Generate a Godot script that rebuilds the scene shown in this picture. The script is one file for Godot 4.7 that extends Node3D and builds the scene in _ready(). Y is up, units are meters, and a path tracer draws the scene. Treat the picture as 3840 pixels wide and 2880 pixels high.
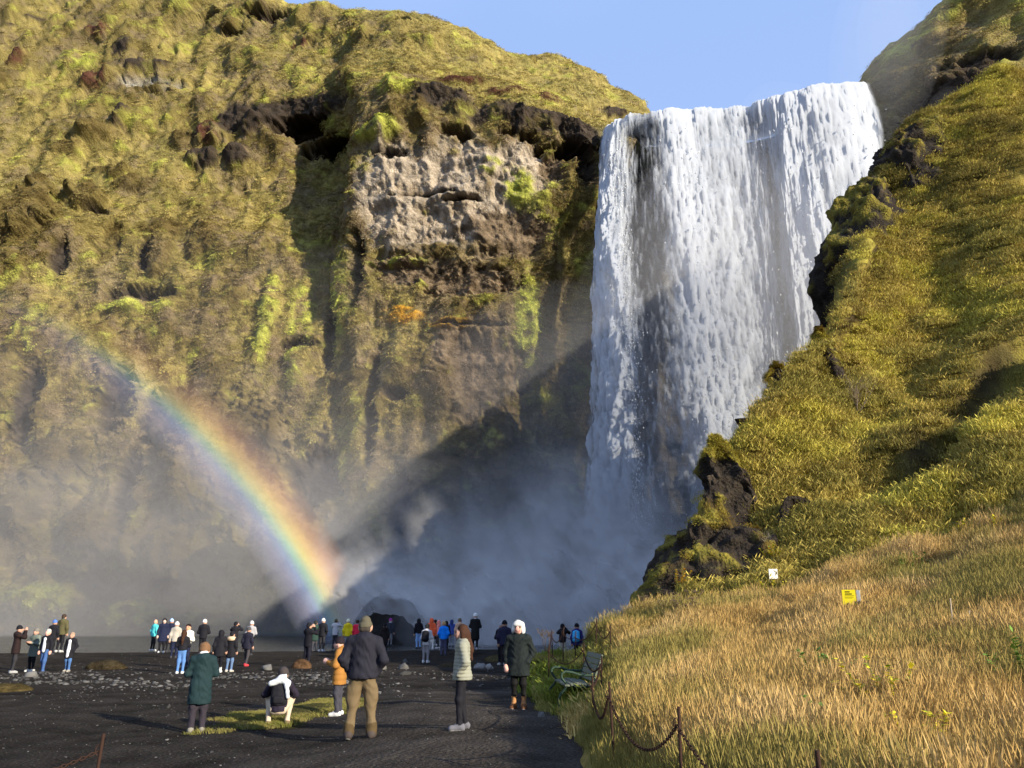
extends Node3D
# A waterfall in a green gorge: cliff, hill, black sand, river, spray, a rainbow, a crowd of visitors.

# cross-sections of the cliff, foot to rim and back, as x, y, z
const CLIFF := [
	[-74.23, -2.30, -65.00, -74.23, 0.70, -66.00, -77.95, 8.43, -67.00, -83.51, 18.26, -69.00, -92.05, 30.26, -73.00, -100.25, 41.22, -77.00, -105.88, 47.87, -80.00, -115.73, 57.02, -86.00, -142.28, 85.63, -101.00, -185.54, 137.10, -124.00, -185.54, 138.60, -146.00, -185.54, 134.10, -184.00],
	[-67.97, -2.52, -75.00, -67.97, 0.48, -76.00, -71.25, 9.40, -77.00, -76.04, 20.63, -79.00, -82.24, 33.76, -82.00, -88.02, 45.30, -85.00, -92.63, 52.48, -88.00, -99.53, 61.51, -93.00, -118.76, 89.78, -106.00, -152.33, 141.47, -128.00, -152.33, 142.97, -150.00, -152.33, 138.47, -188.00],
	[-58.38, -2.64, -79.00, -58.38, 0.36, -80.00, -61.17, 9.80, -81.00, -64.81, 21.46, -82.50, -69.58, 34.92, -85.00, -75.22, 47.35, -89.00, -79.04, 54.78, -92.00, -86.57, 69.17, -98.00, -101.18, 95.81, -110.00, -126.27, 143.65, -130.00, -126.27, 145.15, -152.00, -126.27, 140.65, -190.00],
	[-51.75, -2.73, -81.00, -51.75, 0.27, -82.00, -54.21, 9.99, -83.00, -57.41, 21.94, -84.50, -60.57, 33.62, -86.00, -65.43, 45.98, -90.00, -69.84, 55.93, -94.00, -76.40, 70.54, -100.00, -88.82, 99.45, -111.00, -108.36, 142.56, -129.00, -108.36, 144.06, -151.00, -108.36, 139.56, -189.00],
	[-45.55, -2.78, -82.00, -45.55, 0.22, -83.00, -47.95, 11.51, -84.00, -50.23, 22.06, -85.00, -52.99, 33.81, -86.50, -56.28, 45.49, -89.00, -60.10, 55.35, -93.00, -67.50, 73.56, -101.00, -77.95, 100.33, -112.00, -92.95, 137.94, -128.00, -92.95, 139.44, -150.00, -92.95, 134.94, -188.00],
	[-38.97, -2.79, -82.50, -38.97, 0.21, -83.50, -40.78, 11.51, -84.00, -42.71, 22.06, -85.00, -45.05, 33.81, -86.50, -47.60, 43.65, -89.00, -51.10, 55.35, -93.00, -56.83, 72.85, -100.00, -65.10, 98.57, -110.00, -74.83, 124.65, -123.00, -74.83, 126.15, -145.00, -74.83, 121.65, -183.00],
	[-32.30, -2.80, -83.00, -32.30, 0.20, -84.00, -33.80, 11.56, -84.50, -35.40, 22.18, -85.50, -37.34, 33.99, -87.00, -39.66, 44.12, -90.00, -42.56, 55.93, -94.00, -47.56, 75.92, -101.00, -52.35, 94.11, -108.00, -57.88, 111.90, -117.00, -57.88, 113.40, -139.00, -57.88, 108.90, -177.00],
	[-26.78, -2.80, -83.00, -26.78, 0.20, -84.00, -28.02, 11.56, -84.50, -29.50, 23.74, -85.50, -31.30, 35.89, -87.50, -33.60, 48.37, -91.00, -35.86, 58.57, -95.00, -38.87, 76.79, -99.00, -42.20, 91.54, -105.00, -45.82, 106.04, -112.00, -45.82, 107.54, -134.00, -45.82, 103.04, -172.00],
	[-21.26, -2.80, -83.00, -21.26, 0.20, -84.00, -22.37, 11.62, -85.00, -23.55, 23.86, -86.00, -24.98, 36.09, -88.00, -27.11, 50.82, -92.00, -29.52, 65.83, -97.00, -29.92, 74.52, -96.00, -32.43, 87.46, -102.00, -35.31, 102.01, -109.00, -35.31, 103.51, -131.00, -35.31, 99.01, -169.00],
	[-17.39, -2.80, -83.00, -17.39, 0.20, -84.00, -18.31, 11.62, -85.00, -19.27, 23.86, -86.00, -20.44, 36.09, -88.00, -22.18, 50.82, -92.00, -23.80, 63.43, -96.00, -23.66, 71.37, -93.00, -25.69, 83.97, -99.00, -28.29, 99.08, -107.00, -28.29, 100.58, -129.00, -28.29, 96.08, -167.00],
	[-15.68, -2.78, -82.00, -15.68, 0.22, -83.00, -16.41, 11.45, -83.50, -17.18, 23.35, -84.00, -17.92, 34.73, -84.50, -18.61, 45.30, -85.00, -19.23, 56.38, -85.00, -20.53, 69.30, -88.00, -22.47, 80.19, -95.00, -25.32, 96.94, -105.00, -25.32, 98.44, -127.00, -25.32, 93.94, -165.00],
	[-11.39, -2.77, -81.50, -11.39, 0.23, -82.50, -11.92, 11.39, -83.00, -12.40, 23.10, -83.00, -12.93, 34.34, -83.50, -13.36, 43.04, -84.00, -13.80, 55.42, -83.50, -14.79, 69.40, -86.50, -15.92, 78.17, -92.00, -18.12, 94.50, -103.00, -18.12, 96.00, -125.00, -18.12, 91.50, -163.00],
	[-6.00, -2.78, -82.00, -6.00, 0.22, -83.00, -6.24, 11.39, -83.00, -6.49, 23.10, -83.00, -6.73, 34.14, -83.00, -6.91, 42.55, -83.00, -7.12, 55.56, -82.00, -7.59, 67.00, -85.00, -8.13, 75.18, -90.00, -9.16, 89.38, -100.00, -9.16, 90.88, -122.00, -9.16, 86.38, -160.00],
	[-0.56, -2.81, -83.50, -0.56, 0.19, -84.50, -0.58, 11.56, -84.50, -0.60, 23.35, -84.00, -0.62, 34.34, -83.50, -0.63, 42.55, -83.00, -0.65, 54.46, -82.00, -0.68, 63.45, -84.00, -0.72, 70.92, -89.00, -0.83, 85.83, -101.00, -0.83, 87.33, -123.00, -0.83, 82.83, -161.00],
	[4.52, -2.84, -85.00, 4.52, 0.16, -86.00, 4.70, 11.73, -86.00, 4.87, 23.74, -85.50, 4.99, 34.73, -84.50, 5.08, 43.84, -83.50, 5.15, 53.72, -82.00, 5.32, 61.17, -83.00, 5.83, 69.98, -90.00, 6.78, 86.78, -103.00, 6.78, 88.28, -125.00, 6.78, 83.78, -163.00],
	[8.10, -2.88, -87.00, 8.10, 0.12, -88.00, 8.42, 11.96, -88.00, 8.66, 24.12, -87.00, 8.83, 35.12, -85.50, 8.93, 44.09, -84.00, 9.07, 54.04, -82.50, 9.17, 59.31, -82.00, 9.92, 66.39, -88.00, 11.81, 84.77, -103.00, 11.81, 86.27, -125.00, 11.81, 81.77, -163.00],
	[10.82, -2.90, -88.00, 10.82, 0.10, -89.00, 11.26, 12.08, -89.00, 11.65, 24.50, -88.50, 11.94, 35.89, -87.50, 12.09, 45.09, -86.00, 12.20, 54.99, -84.00, 12.22, 58.87, -83.00, 13.05, 64.95, -88.00, 15.33, 80.42, -102.00, 15.33, 81.92, -124.00, 15.33, 77.42, -162.00],
	[14.71, -2.91, -88.50, 14.71, 0.09, -89.50, 15.30, 12.14, -89.50, 15.83, 24.63, -89.00, 16.32, 36.28, -88.50, 16.90, 46.60, -89.00, 17.47, 58.15, -89.00, 17.63, 63.05, -88.50, 18.41, 67.30, -92.00, 20.28, 75.07, -101.00, 20.28, 75.07, -123.00, 20.28, 75.07, -161.00],
	[18.83, -2.91, -88.50, 18.83, 0.09, -89.50, 19.58, 12.14, -89.50, 20.26, 24.63, -89.00, 20.88, 36.28, -88.50, 21.27, 45.85, -87.50, 21.48, 55.93, -85.50, 20.49, 56.50, -82.70, 20.99, 57.10, -88.50, 22.49, 57.40, -102.50, 23.49, 57.90, -127.50, 24.49, 58.40, -162.50],
	[24.57, -2.90, -88.00, 24.57, 0.10, -89.00, 25.56, 12.08, -89.00, 26.44, 24.50, -88.50, 27.26, 36.09, -88.00, 27.76, 45.60, -87.00, 28.03, 55.62, -85.00, 26.76, 56.50, -82.20, 27.26, 57.10, -88.00, 28.76, 57.40, -102.00, 29.76, 57.90, -127.00, 30.76, 58.40, -162.00],
	[29.28, -2.85, -85.50, 29.28, 0.15, -86.50, 30.46, 11.79, -86.50, 31.51, 23.86, -86.00, 32.47, 35.12, -85.50, 33.06, 44.34, -84.50, 33.36, 54.04, -82.50, 31.96, 56.50, -79.70, 32.46, 57.10, -85.50, 33.96, 57.40, -99.50, 34.96, 57.90, -124.50, 35.96, 58.40, -159.50],
	[33.60, -2.81, -83.50, 33.60, 0.19, -84.50, 34.95, 11.56, -84.50, 36.15, 23.35, -84.00, 37.25, 34.34, -83.50, 37.92, 43.33, -82.50, 38.24, 52.77, -80.50, 36.74, 56.50, -77.70, 37.24, 57.10, -83.50, 38.74, 57.40, -97.50, 39.74, 57.90, -122.50, 40.74, 58.40, -157.50],
	[36.79, -2.76, -81.00, 36.79, 0.24, -82.00, 38.26, 11.28, -82.00, 39.32, 22.59, -81.00, 40.52, 33.17, -80.50, 41.48, 42.08, -80.00, 42.07, 51.51, -78.50, 42.16, 57.24, -77.00, 43.07, 62.37, -77.50, 44.78, 66.72, -80.00, 58.78, 72.72, -90.00, 84.78, 66.72, -120.00],
	[38.47, -2.66, -76.00, 38.47, 0.34, -77.00, 40.01, 10.70, -77.00, 41.09, 21.31, -76.00, 42.31, 31.23, -75.50, 43.31, 39.56, -75.00, 44.16, 48.66, -74.00, 44.66, 55.39, -73.00, 46.17, 62.15, -74.00, 48.55, 68.01, -77.00, 62.55, 74.01, -87.00, 88.55, 68.01, -117.00],
	[40.86, -2.60, -73.00, 40.86, 0.40, -74.00, 42.50, 10.36, -74.00, 43.62, 20.54, -73.00, 44.60, 29.87, -72.00, 45.63, 37.80, -71.50, 46.50, 46.45, -70.50, 47.03, 54.74, -69.00, 49.60, 63.57, -71.00, 52.42, 70.62, -74.00, 66.42, 76.62, -84.00, 92.42, 70.62, -114.00],
	[45.09, -2.52, -69.00, 45.09, 0.48, -70.00, 46.90, 9.90, -70.00, 48.10, 19.52, -69.00, 49.14, 28.31, -68.00, 50.26, 35.79, -67.50, 51.55, 44.24, -67.00, 52.97, 54.99, -66.00, 56.55, 66.88, -68.00, 60.29, 76.18, -71.00, 74.29, 82.18, -81.00, 100.29, 76.18, -111.00],
	[53.79, -2.44, -65.00, 53.79, 0.56, -66.00, 55.95, 9.44, -66.00, 57.33, 18.49, -65.00, 58.52, 26.76, -64.00, 59.82, 33.78, -63.50, 61.34, 41.71, -63.00, 63.71, 54.82, -62.00, 68.59, 68.16, -64.00, 74.90, 80.63, -68.00, 88.90, 86.63, -78.00, 114.90, 80.63, -108.00],
]
# cross-sections of the grassy hill
const HILL := [
	[0.90, -0.25, -2.00, 0.81, -0.25, -5.42, 0.76, -0.25, -8.67, 0.85, -0.25, -11.33, 1.13, -0.27, -13.91, 1.06, -0.30, -16.36, 0.62, -0.33, -18.95, 0.58, -0.37, -22.01, 0.70, -0.32, -24.31, 0.99, -0.16, -25.12, 1.28, -0.04, -25.95, 1.58, 0.07, -26.80, 1.82, 0.14, -27.65, 2.04, 0.19, -28.50, 2.01, -0.45, -28.75, 1.98, -1.08, -29.00, 1.95, -1.69, -29.25],
	[1.15, 0.06, -2.00, 1.06, 0.08, -5.43, 1.01, 0.11, -8.68, 1.12, 0.13, -11.34, 1.43, 0.16, -13.92, 1.41, 0.18, -16.41, 0.99, 0.12, -19.02, 0.95, 0.11, -22.04, 1.09, 0.18, -24.31, 1.40, 0.31, -25.12, 1.69, 0.38, -25.95, 1.96, 0.39, -26.80, 2.18, 0.33, -27.65, 2.38, 0.26, -28.50, 2.34, -0.38, -28.75, 2.31, -1.01, -29.00, 2.27, -1.62, -29.25],
	[2.00, 0.08, -2.00, 1.94, 0.10, -5.42, 1.92, 0.13, -8.67, 2.08, 0.17, -11.32, 2.41, 0.23, -13.90, 2.50, 0.30, -16.45, 2.29, 0.37, -19.09, 2.27, 0.42, -22.04, 2.34, 0.47, -24.29, 2.49, 0.50, -25.05, 2.69, 0.48, -25.87, 2.90, 0.44, -26.72, 3.01, 0.42, -27.61, 3.12, 0.40, -28.50, 3.08, -0.25, -28.75, 3.03, -0.88, -29.00, 2.99, -1.49, -29.25],
	[0.33, 0.05, -3.00, 0.68, 0.09, -5.57, 1.03, 0.12, -8.12, 1.33, 0.18, -10.33, 1.63, 0.25, -12.53, 1.94, 0.34, -14.73, 2.24, 0.45, -16.94, 2.54, 0.59, -19.14, 2.85, 0.69, -21.34, 3.15, 0.76, -23.55, 3.27, 0.87, -24.44, 3.34, 0.97, -24.93, 3.41, 1.07, -25.42, 3.48, 1.14, -25.88, 2.39, -0.80, -26.38, 1.32, -5.67, -26.77, 0.54, -1.69, -27.38],
	[0.43, 0.05, -3.00, 0.92, 0.10, -5.78, 1.40, 0.15, -8.48, 1.82, 0.22, -10.86, 2.24, 0.33, -13.24, 2.67, 0.49, -15.62, 3.09, 0.68, -18.00, 3.52, 0.88, -20.38, 3.95, 1.08, -22.76, 4.22, 1.26, -24.28, 4.34, 1.47, -24.88, 4.45, 1.67, -25.47, 4.57, 1.87, -26.06, 4.67, 2.05, -26.62, 3.61, 0.18, -27.12, 2.57, -4.47, -27.52, 1.78, -1.51, -28.12],
	[0.52, 0.05, -3.00, 1.14, 0.11, -5.90, 1.73, 0.17, -8.69, 2.26, 0.26, -11.18, 2.80, 0.40, -13.67, 3.34, 0.62, -16.15, 3.88, 0.84, -18.63, 4.44, 1.07, -21.21, 5.03, 1.34, -23.92, 5.20, 1.66, -24.65, 5.36, 1.91, -25.30, 5.50, 2.13, -25.92, 5.65, 2.37, -26.54, 5.78, 2.56, -27.12, 4.72, 0.74, -27.62, 3.69, -3.77, -28.02, 2.88, -1.41, -28.63],
	[0.63, 0.05, -3.00, 1.55, 0.14, -6.54, 2.40, 0.25, -9.79, 3.20, 0.42, -12.82, 4.04, 0.70, -16.02, 4.92, 1.06, -19.31, 5.81, 1.48, -22.65, 6.33, 1.90, -24.54, 6.59, 2.35, -25.42, 6.85, 2.78, -26.30, 7.11, 3.18, -27.17, 7.40, 4.30, -27.98, 7.69, 5.40, -28.76, 7.96, 6.44, -29.50, 7.00, 4.76, -30.00, 6.07, 0.72, -30.40, 5.31, -1.03, -31.00],
	[0.76, 0.05, -3.00, 1.89, 0.16, -6.65, 2.92, 0.30, -9.97, 3.90, 0.52, -13.10, 4.96, 0.87, -16.42, 6.04, 1.30, -19.81, 7.15, 1.83, -23.28, 7.70, 2.43, -24.86, 8.10, 3.23, -25.93, 8.50, 4.21, -26.97, 8.92, 5.35, -27.98, 9.35, 6.92, -28.91, 9.76, 8.46, -29.78, 10.15, 10.01, -30.60, 8.92, 8.04, -30.45, 7.82, 3.85, -30.40, 7.01, -1.03, -31.00],
	[0.88, 0.05, -3.00, 2.22, 0.16, -6.72, 3.51, 0.37, -10.28, 4.78, 0.68, -13.75, 6.06, 1.05, -17.22, 7.34, 1.52, -20.67, 8.61, 2.14, -24.04, 9.22, 3.17, -25.43, 9.83, 4.42, -26.78, 10.44, 5.81, -28.07, 11.02, 7.48, -29.21, 11.60, 9.27, -30.30, 12.16, 11.06, -31.34, 12.70, 12.83, -32.32, 11.16, 10.52, -31.77, 9.83, 5.98, -31.38, 8.85, -1.13, -31.69],
	[1.01, 0.05, -3.00, 2.63, 0.21, -6.92, 4.19, 0.48, -10.64, 5.73, 0.89, -14.28, 7.29, 1.43, -17.91, 8.85, 2.18, -21.51, 10.22, 3.22, -24.54, 11.11, 4.48, -26.32, 12.00, 6.15, -28.01, 12.89, 7.91, -29.66, 13.77, 9.74, -31.26, 14.65, 11.77, -32.79, 15.48, 13.86, -34.22, 16.28, 16.03, -35.52, 14.58, 13.53, -35.05, 13.11, 8.68, -34.69, 12.11, -1.32, -35.35],
	[1.12, 0.05, -3.00, 3.43, 0.25, -8.00, 5.62, 0.74, -12.65, 7.82, 1.48, -17.27, 10.06, 2.69, -21.81, 12.02, 4.54, -25.55, 13.69, 6.91, -28.51, 15.35, 9.64, -31.33, 16.99, 12.60, -34.05, 18.60, 15.73, -36.67, 20.11, 19.01, -39.00, 21.41, 21.86, -41.01, 22.75, 24.71, -43.10, 24.09, 27.76, -45.12, 21.24, 23.80, -42.93, 19.03, 17.94, -41.40, 19.62, -1.75, -46.07],
	[1.20, 0.05, -3.00, 3.89, 0.32, -8.42, 6.46, 0.92, -13.48, 9.06, 1.92, -18.49, 11.69, 3.57, -23.38, 13.87, 5.96, -27.13, 15.97, 8.93, -30.54, 18.04, 12.22, -33.81, 20.09, 15.87, -36.91, 22.03, 19.77, -39.73, 23.83, 23.51, -42.30, 25.52, 27.22, -44.64, 27.05, 31.21, -46.59, 28.50, 34.83, -48.48, 26.46, 31.57, -48.25, 24.38, 25.35, -47.53, 25.24, -2.15, -52.79],
	[1.33, 0.05, -3.00, 4.31, 0.34, -8.44, 7.15, 0.97, -13.53, 10.03, 2.10, -18.54, 12.95, 3.95, -23.41, 15.33, 6.57, -27.05, 17.62, 9.72, -30.36, 19.87, 13.11, -33.55, 22.11, 16.68, -36.63, 24.24, 20.39, -39.49, 26.26, 24.35, -42.07, 28.18, 28.73, -44.34, 29.97, 33.43, -46.25, 31.95, 37.49, -48.72, 30.97, 35.44, -50.40, 29.89, 30.06, -51.70, 28.58, -2.09, -52.79],
	[1.56, 0.05, -3.00, 5.14, 0.38, -8.54, 8.58, 1.32, -13.68, 12.07, 2.85, -18.72, 15.58, 5.02, -23.61, 18.33, 7.95, -27.07, 20.98, 11.36, -30.24, 23.60, 15.06, -33.27, 26.19, 18.92, -36.20, 28.66, 22.88, -38.92, 31.01, 27.06, -41.38, 33.33, 31.48, -43.72, 35.63, 35.92, -46.03, 37.94, 39.95, -48.48, 36.99, 37.95, -50.12, 35.91, 32.67, -51.38, 34.61, -2.01, -52.56],
	[1.95, 0.10, -3.00, 5.96, 0.40, -8.01, 9.78, 1.28, -12.60, 13.66, 2.81, -17.08, 17.56, 5.14, -21.35, 21.14, 8.09, -25.03, 24.12, 11.13, -27.90, 27.06, 14.49, -30.65, 29.89, 15.87, -33.84, 32.76, 17.78, -36.92, 35.50, 19.99, -39.74, 38.19, 22.23, -42.50, 40.85, 23.86, -45.40, 43.45, 24.60, -48.48, 42.26, 22.47, -49.84, 41.06, 17.19, -50.93, 40.04, -2.01, -52.56],
	[2.52, 0.10, -3.00, 7.02, 0.83, -7.20, 11.87, 2.22, -11.56, 16.77, 4.22, -15.77, 21.68, 7.04, -19.75, 26.58, 9.87, -23.73, 30.06, 11.51, -26.67, 33.53, 12.93, -29.65, 37.09, 14.21, -32.77, 40.65, 15.47, -35.89, 44.20, 16.73, -39.00, 47.76, 17.99, -42.12, 51.30, 19.22, -45.24, 54.76, 19.75, -48.48, 53.52, 17.65, -49.84, 52.27, 12.38, -50.93, 51.19, -2.01, -52.56],
	[3.38, 0.20, -3.00, 9.20, 1.21, -7.02, 15.12, 3.11, -10.84, 21.08, 5.64, -14.51, 27.51, 9.22, -18.22, 33.98, 11.65, -22.29, 39.23, 13.38, -25.67, 43.85, 14.60, -28.74, 48.51, 15.79, -31.83, 53.16, 17.00, -34.93, 57.74, 17.78, -38.09, 62.39, 18.20, -41.41, 67.23, 18.59, -44.89, 72.22, 18.94, -48.48, 70.89, 16.85, -49.84, 69.57, 11.58, -50.93, 68.39, -2.01, -52.56],
]
# x, y, z, half width, half height, cover, depth of relief
const RELIEF := [
	[-30.28, 68.84, -96.89, 4.63, 1.95, 1, -4.50],
	[-25.93, 65.83, -97.25, 3.65, 2.15, 1, -4.50],
	[-31.87, 71.51, -96.55, 10.46, 2.69, 1, 0.60],
	[-40.76, 71.62, -98.35, 2.95, 3.53, 1, 0.50],
	[-37.85, 69.01, -97.23, 2.01, 2.60, 1, 1.60],
	[-43.93, 63.57, -96.62, 3.23, 2.21, 1, 1.90],
	[-38.94, 63.99, -96.37, 2.28, 2.72, 1, 1.60],
	[-44.26, 68.47, -98.20, 3.31, 2.40, 5, 1.80],
	[-48.24, 68.08, -98.25, 2.34, 2.18, 8, 1.20],
	[-57.30, 81.58, -103.22, 4.82, 2.25, 2, -1.00],
	[-55.98, 78.99, -102.27, 3.93, 0.74, 1, -3.00],
	[-64.35, 91.46, -107.18, 2.21, 2.48, 1, 1.00],
	[-58.70, 86.21, -104.94, 4.73, 1.68, 1, 1.30],
	[-70.81, 96.12, -109.71, 3.87, 1.94, 5, 1.00],
	[-66.07, 82.86, -104.38, 3.61, 2.61, 5, 1.20],
	[-71.71, 88.92, -107.18, 5.06, 2.71, 3, 0.60],
	[-52.13, 100.68, -109.94, 2.07, 1.65, 1, -2.00],
	[-39.89, 98.38, -106.34, 5.80, 1.50, 1, -1.60],
	[-47.38, 96.08, -107.60, 2.24, 1.61, 8, 1.60],
	[-46.54, 94.68, -107.02, 1.78, 0.70, 1, -1.60],
	[-58.20, 72.57, -99.97, 1.52, 2.33, 1, 2.00],
	[-60.58, 69.06, -98.76, 3.14, 1.54, 8, 1.50],
	[-56.79, 55.24, -92.87, 2.69, 2.41, 8, 2.40],
	[-55.45, 52.84, -91.87, 2.12, 0.99, 1, -1.40],
	[-64.09, 52.75, -92.40, 5.69, 6.77, 8, 2.50],
	[-56.85, 44.81, -88.83, 1.34, 3.38, 1, -0.80],
	[-65.18, 58.63, -94.77, 2.21, 1.65, 8, 1.40],
	[-81.30, 83.51, -104.89, 2.99, 2.87, 8, 1.60],
	[-81.16, 88.47, -106.86, 2.19, 2.21, 5, 1.20],
	[-87.36, 99.08, -110.88, 2.31, 0.93, 1, 0.60],
	[-84.21, 102.29, -112.51, 2.35, 0.84, 1, 0.60],
	[-46.82, 45.55, -89.72, 1.19, 4.18, 1, -1.10],
	[-51.65, 47.95, -90.11, 1.54, 4.23, 8, -0.80],
	[-46.01, 39.63, -87.87, 4.91, 1.54, 1, -1.70],
	[-45.39, 37.22, -87.24, 5.49, 1.09, 3, 1.00],
	[-44.72, 45.49, -89.96, 2.04, 4.57, 8, 1.80],
	[-55.15, 60.86, -95.18, 2.23, 1.25, 8, 1.20],
	[-52.07, 58.62, -94.27, 3.31, 1.65, 8, 1.00],
	[-57.51, 62.14, -95.77, 2.63, 1.26, 8, 0.90],
	[-64.54, 66.40, -97.89, 2.32, 1.30, 8, 0.80],
	[-45.63, 50.43, -91.62, 3.86, 2.36, 8, 0.80],
	[-39.82, 48.30, -91.40, 2.78, 3.50, 8, 1.20],
	[-13.78, 51.04, -83.48, 6.48, 8.71, 0, 0.30],
	[-6.90, 52.16, -81.99, 8.97, 6.82, 0, 0.40],
	[-3.92, 46.92, -82.43, 8.23, 5.32, 0, 0.20],
	[-10.12, 45.23, -83.23, 9.21, 3.91, 0, 0.50],
	[1.36, 52.98, -81.99, 4.82, 5.04, 0, 0.00],
	[-0.78, 45.01, -82.75, 6.00, 3.89, 7, 0.10],
	[-11.29, 40.66, -83.63, 7.55, 2.11, 7, 0.20],
	[4.78, 53.05, -82.02, 1.93, 2.52, 7, -0.40],
	[-16.24, 58.95, -84.14, 4.01, 1.57, 3, 1.60],
	[0.74, 50.50, -82.16, 2.39, 3.40, 3, 0.80],
	[-2.36, 53.02, -81.93, 2.57, 1.44, 3, 0.40],
	[-14.89, 55.89, -83.69, 2.97, 0.96, 1, -0.80],
	[-8.68, 64.20, -84.03, 4.74, 3.04, 1, 1.00],
	[-2.47, 62.02, -83.38, 5.69, 2.44, 1, 1.10],
	[3.52, 60.01, -82.60, 4.95, 2.51, 1, 1.20],
	[8.33, 57.89, -81.64, 2.60, 3.09, 1, 1.00],
	[-12.78, 62.12, -84.20, 3.71, 2.65, 8, 1.20],
	[-15.12, 67.53, -85.95, 3.83, 2.34, 3, 0.80],
	[-7.40, 58.69, -82.46, 2.30, 0.88, 1, -2.60],
	[-5.71, 57.95, -82.22, 1.31, 0.73, 1, -2.20],
	[-0.81, 58.06, -82.39, 1.64, 1.03, 1, -2.60],
	[1.99, 57.30, -82.17, 1.47, 1.17, 1, -2.80],
	[3.74, 55.70, -81.97, 1.94, 1.09, 1, -2.80],
	[6.42, 55.63, -81.92, 2.26, 1.63, 1, -3.00],
	[8.81, 53.37, -82.51, 1.62, 2.53, 1, -1.60],
	[-6.50, 69.29, -86.20, 5.27, 1.26, 5, 0.70],
	[-0.86, 66.93, -85.91, 3.13, 0.97, 5, 0.60],
	[4.86, 65.00, -85.62, 2.07, 0.77, 5, 0.40],
	[-5.88, 49.06, -82.21, 3.02, 0.36, 1, -1.60],
	[-10.21, 50.04, -82.72, 4.81, 0.29, 1, -0.70],
	[-5.12, 38.94, -83.03, 6.53, 2.44, 7, -0.80],
	[-3.73, 28.44, -83.27, 5.73, 7.43, 7, -0.30],
	[-6.83, 30.82, -83.00, 2.72, 4.07, 7, 0.20],
	[-12.85, 35.14, -83.53, 3.40, 1.38, 4, 0.50],
	[-6.89, 33.52, -83.00, 4.28, 0.75, 4, 0.80],
	[-14.04, 41.79, -84.06, 4.44, 0.57, 3, 1.00],
	[-8.73, 43.03, -83.19, 8.20, 1.06, 8, 0.60],
	[-5.65, 33.53, -83.03, 5.50, 0.41, 1, -1.00],
	[-15.74, 24.70, -83.56, 0.90, 9.37, 1, -1.40],
	[-25.57, 34.77, -87.67, 1.93, 10.82, 3, 0.60],
	[-29.55, 35.73, -87.57, 1.29, 9.40, 3, 0.90],
	[-19.85, 37.39, -87.56, 1.30, 9.08, 3, 1.20],
	[-21.73, 37.89, -88.68, 0.99, 9.57, 1, -1.20],
	[-18.28, 41.39, -84.79, 0.83, 6.43, 1, -1.40],
	[-31.66, 18.51, -85.03, 8.92, 8.66, 8, 3.20],
	[-27.83, 20.89, -85.26, 3.61, 3.03, 8, 1.60],
	[-21.97, 15.91, -85.36, 2.96, 5.30, 1, -1.20],
	[-39.13, 23.47, -85.41, 3.64, 5.10, 1, -0.80],
	[-45.53, 25.23, -85.33, 2.74, 5.47, 1, -1.40],
	[-49.43, 18.68, -84.65, 3.56, 4.65, 8, 1.60],
	[-54.89, 25.17, -85.19, 1.83, 6.14, 1, -1.20],
	[-45.24, 10.63, -83.98, 3.43, 3.85, 8, 1.50],
	[-52.54, 12.80, -83.73, 2.59, 4.51, 8, 1.80],
	[-36.56, 7.84, -84.09, 3.41, 3.81, 8, 1.20],
	[-41.66, 14.87, -84.26, 1.75, 5.55, 1, -1.00],
	[-48.91, 3.10, -82.97, 5.51, 2.47, 3, 1.60],
	[-39.45, 1.73, -83.59, 4.42, 1.55, 3, 1.40],
	[-31.18, 1.37, -84.12, 3.33, 1.24, 3, 1.00],
	[-11.74, 9.93, -82.96, 1.69, 9.48, 1, -0.90],
	[-6.42, 12.51, -82.98, 1.71, 8.29, 8, 0.90],
	[-0.73, 17.50, -84.24, 2.06, 9.87, 8, 0.80],
	[1.60, 34.57, -83.83, 1.86, 9.00, 3, 0.70],
	[4.17, 39.43, -83.88, 1.57, 5.63, 8, 0.70],
	[-12.93, 25.44, -83.11, 2.09, 0.87, 1, -1.00],
	[-18.96, 27.88, -86.04, 3.72, 0.69, 8, 1.00],
	[-25.56, 32.45, -87.20, 2.86, 0.86, 1, -0.80],
	[-4.63, 84.88, -97.13, 2.41, 0.63, 1, -1.00],
	[-16.62, 87.21, -96.65, 2.02, 0.63, 1, -1.00],
	[-22.95, 83.42, -96.58, 2.79, 1.25, 5, -0.30],
	[-33.75, 88.81, -102.75, 2.55, 1.24, 5, -0.40],
	[13.83, 66.25, -89.28, 1.79, 1.12, 1, 1.20],
	[45.96, 64.19, -75.06, 2.78, 1.73, 3, 0.60],
	[44.16, 60.01, -75.24, 3.36, 1.71, 8, 0.60],
	[47.52, 62.71, -72.67, 1.80, 2.02, 8, 0.50],
	[49.98, 58.11, -68.03, 4.20, 1.88, 1, -1.00],
	[46.41, 55.32, -69.78, 3.40, 2.85, 1, -0.60],
]
const LIP := [
	[11.74, 58.00, -80.66, 12.95, 58.00, -78.93, 16.23, 58.00, -77.75, 21.12, 58.00, -77.30, 26.56, 58.00, -76.76, 29.79, 58.00, -75.30, 31.76, 58.00, -73.99, 34.93, 58.00, -72.89, 39.34, 58.00, -72.48],
]

var rng := RandomNumberGenerator.new()
var M := {}
var noise_a := FastNoiseLite.new()   # broad forms
var noise_b := FastNoiseLite.new()   # ribs and hollows
var noise_c := FastNoiseLite.new()   # fine grain
var noise_r := FastNoiseLite.new()   # broken rock
var used_names := {}
var cliff_pos: PackedVector3Array
var cliff_nrm: PackedVector3Array
var cliff_col: PackedColorArray
var cliff_veg: PackedFloat32Array
var hill_pos: PackedVector3Array
var hill_nrm: PackedVector3Array
var hill_col: PackedColorArray
var hill_veg: PackedFloat32Array
var hill_w := 0
var hill_top := {}


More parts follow.
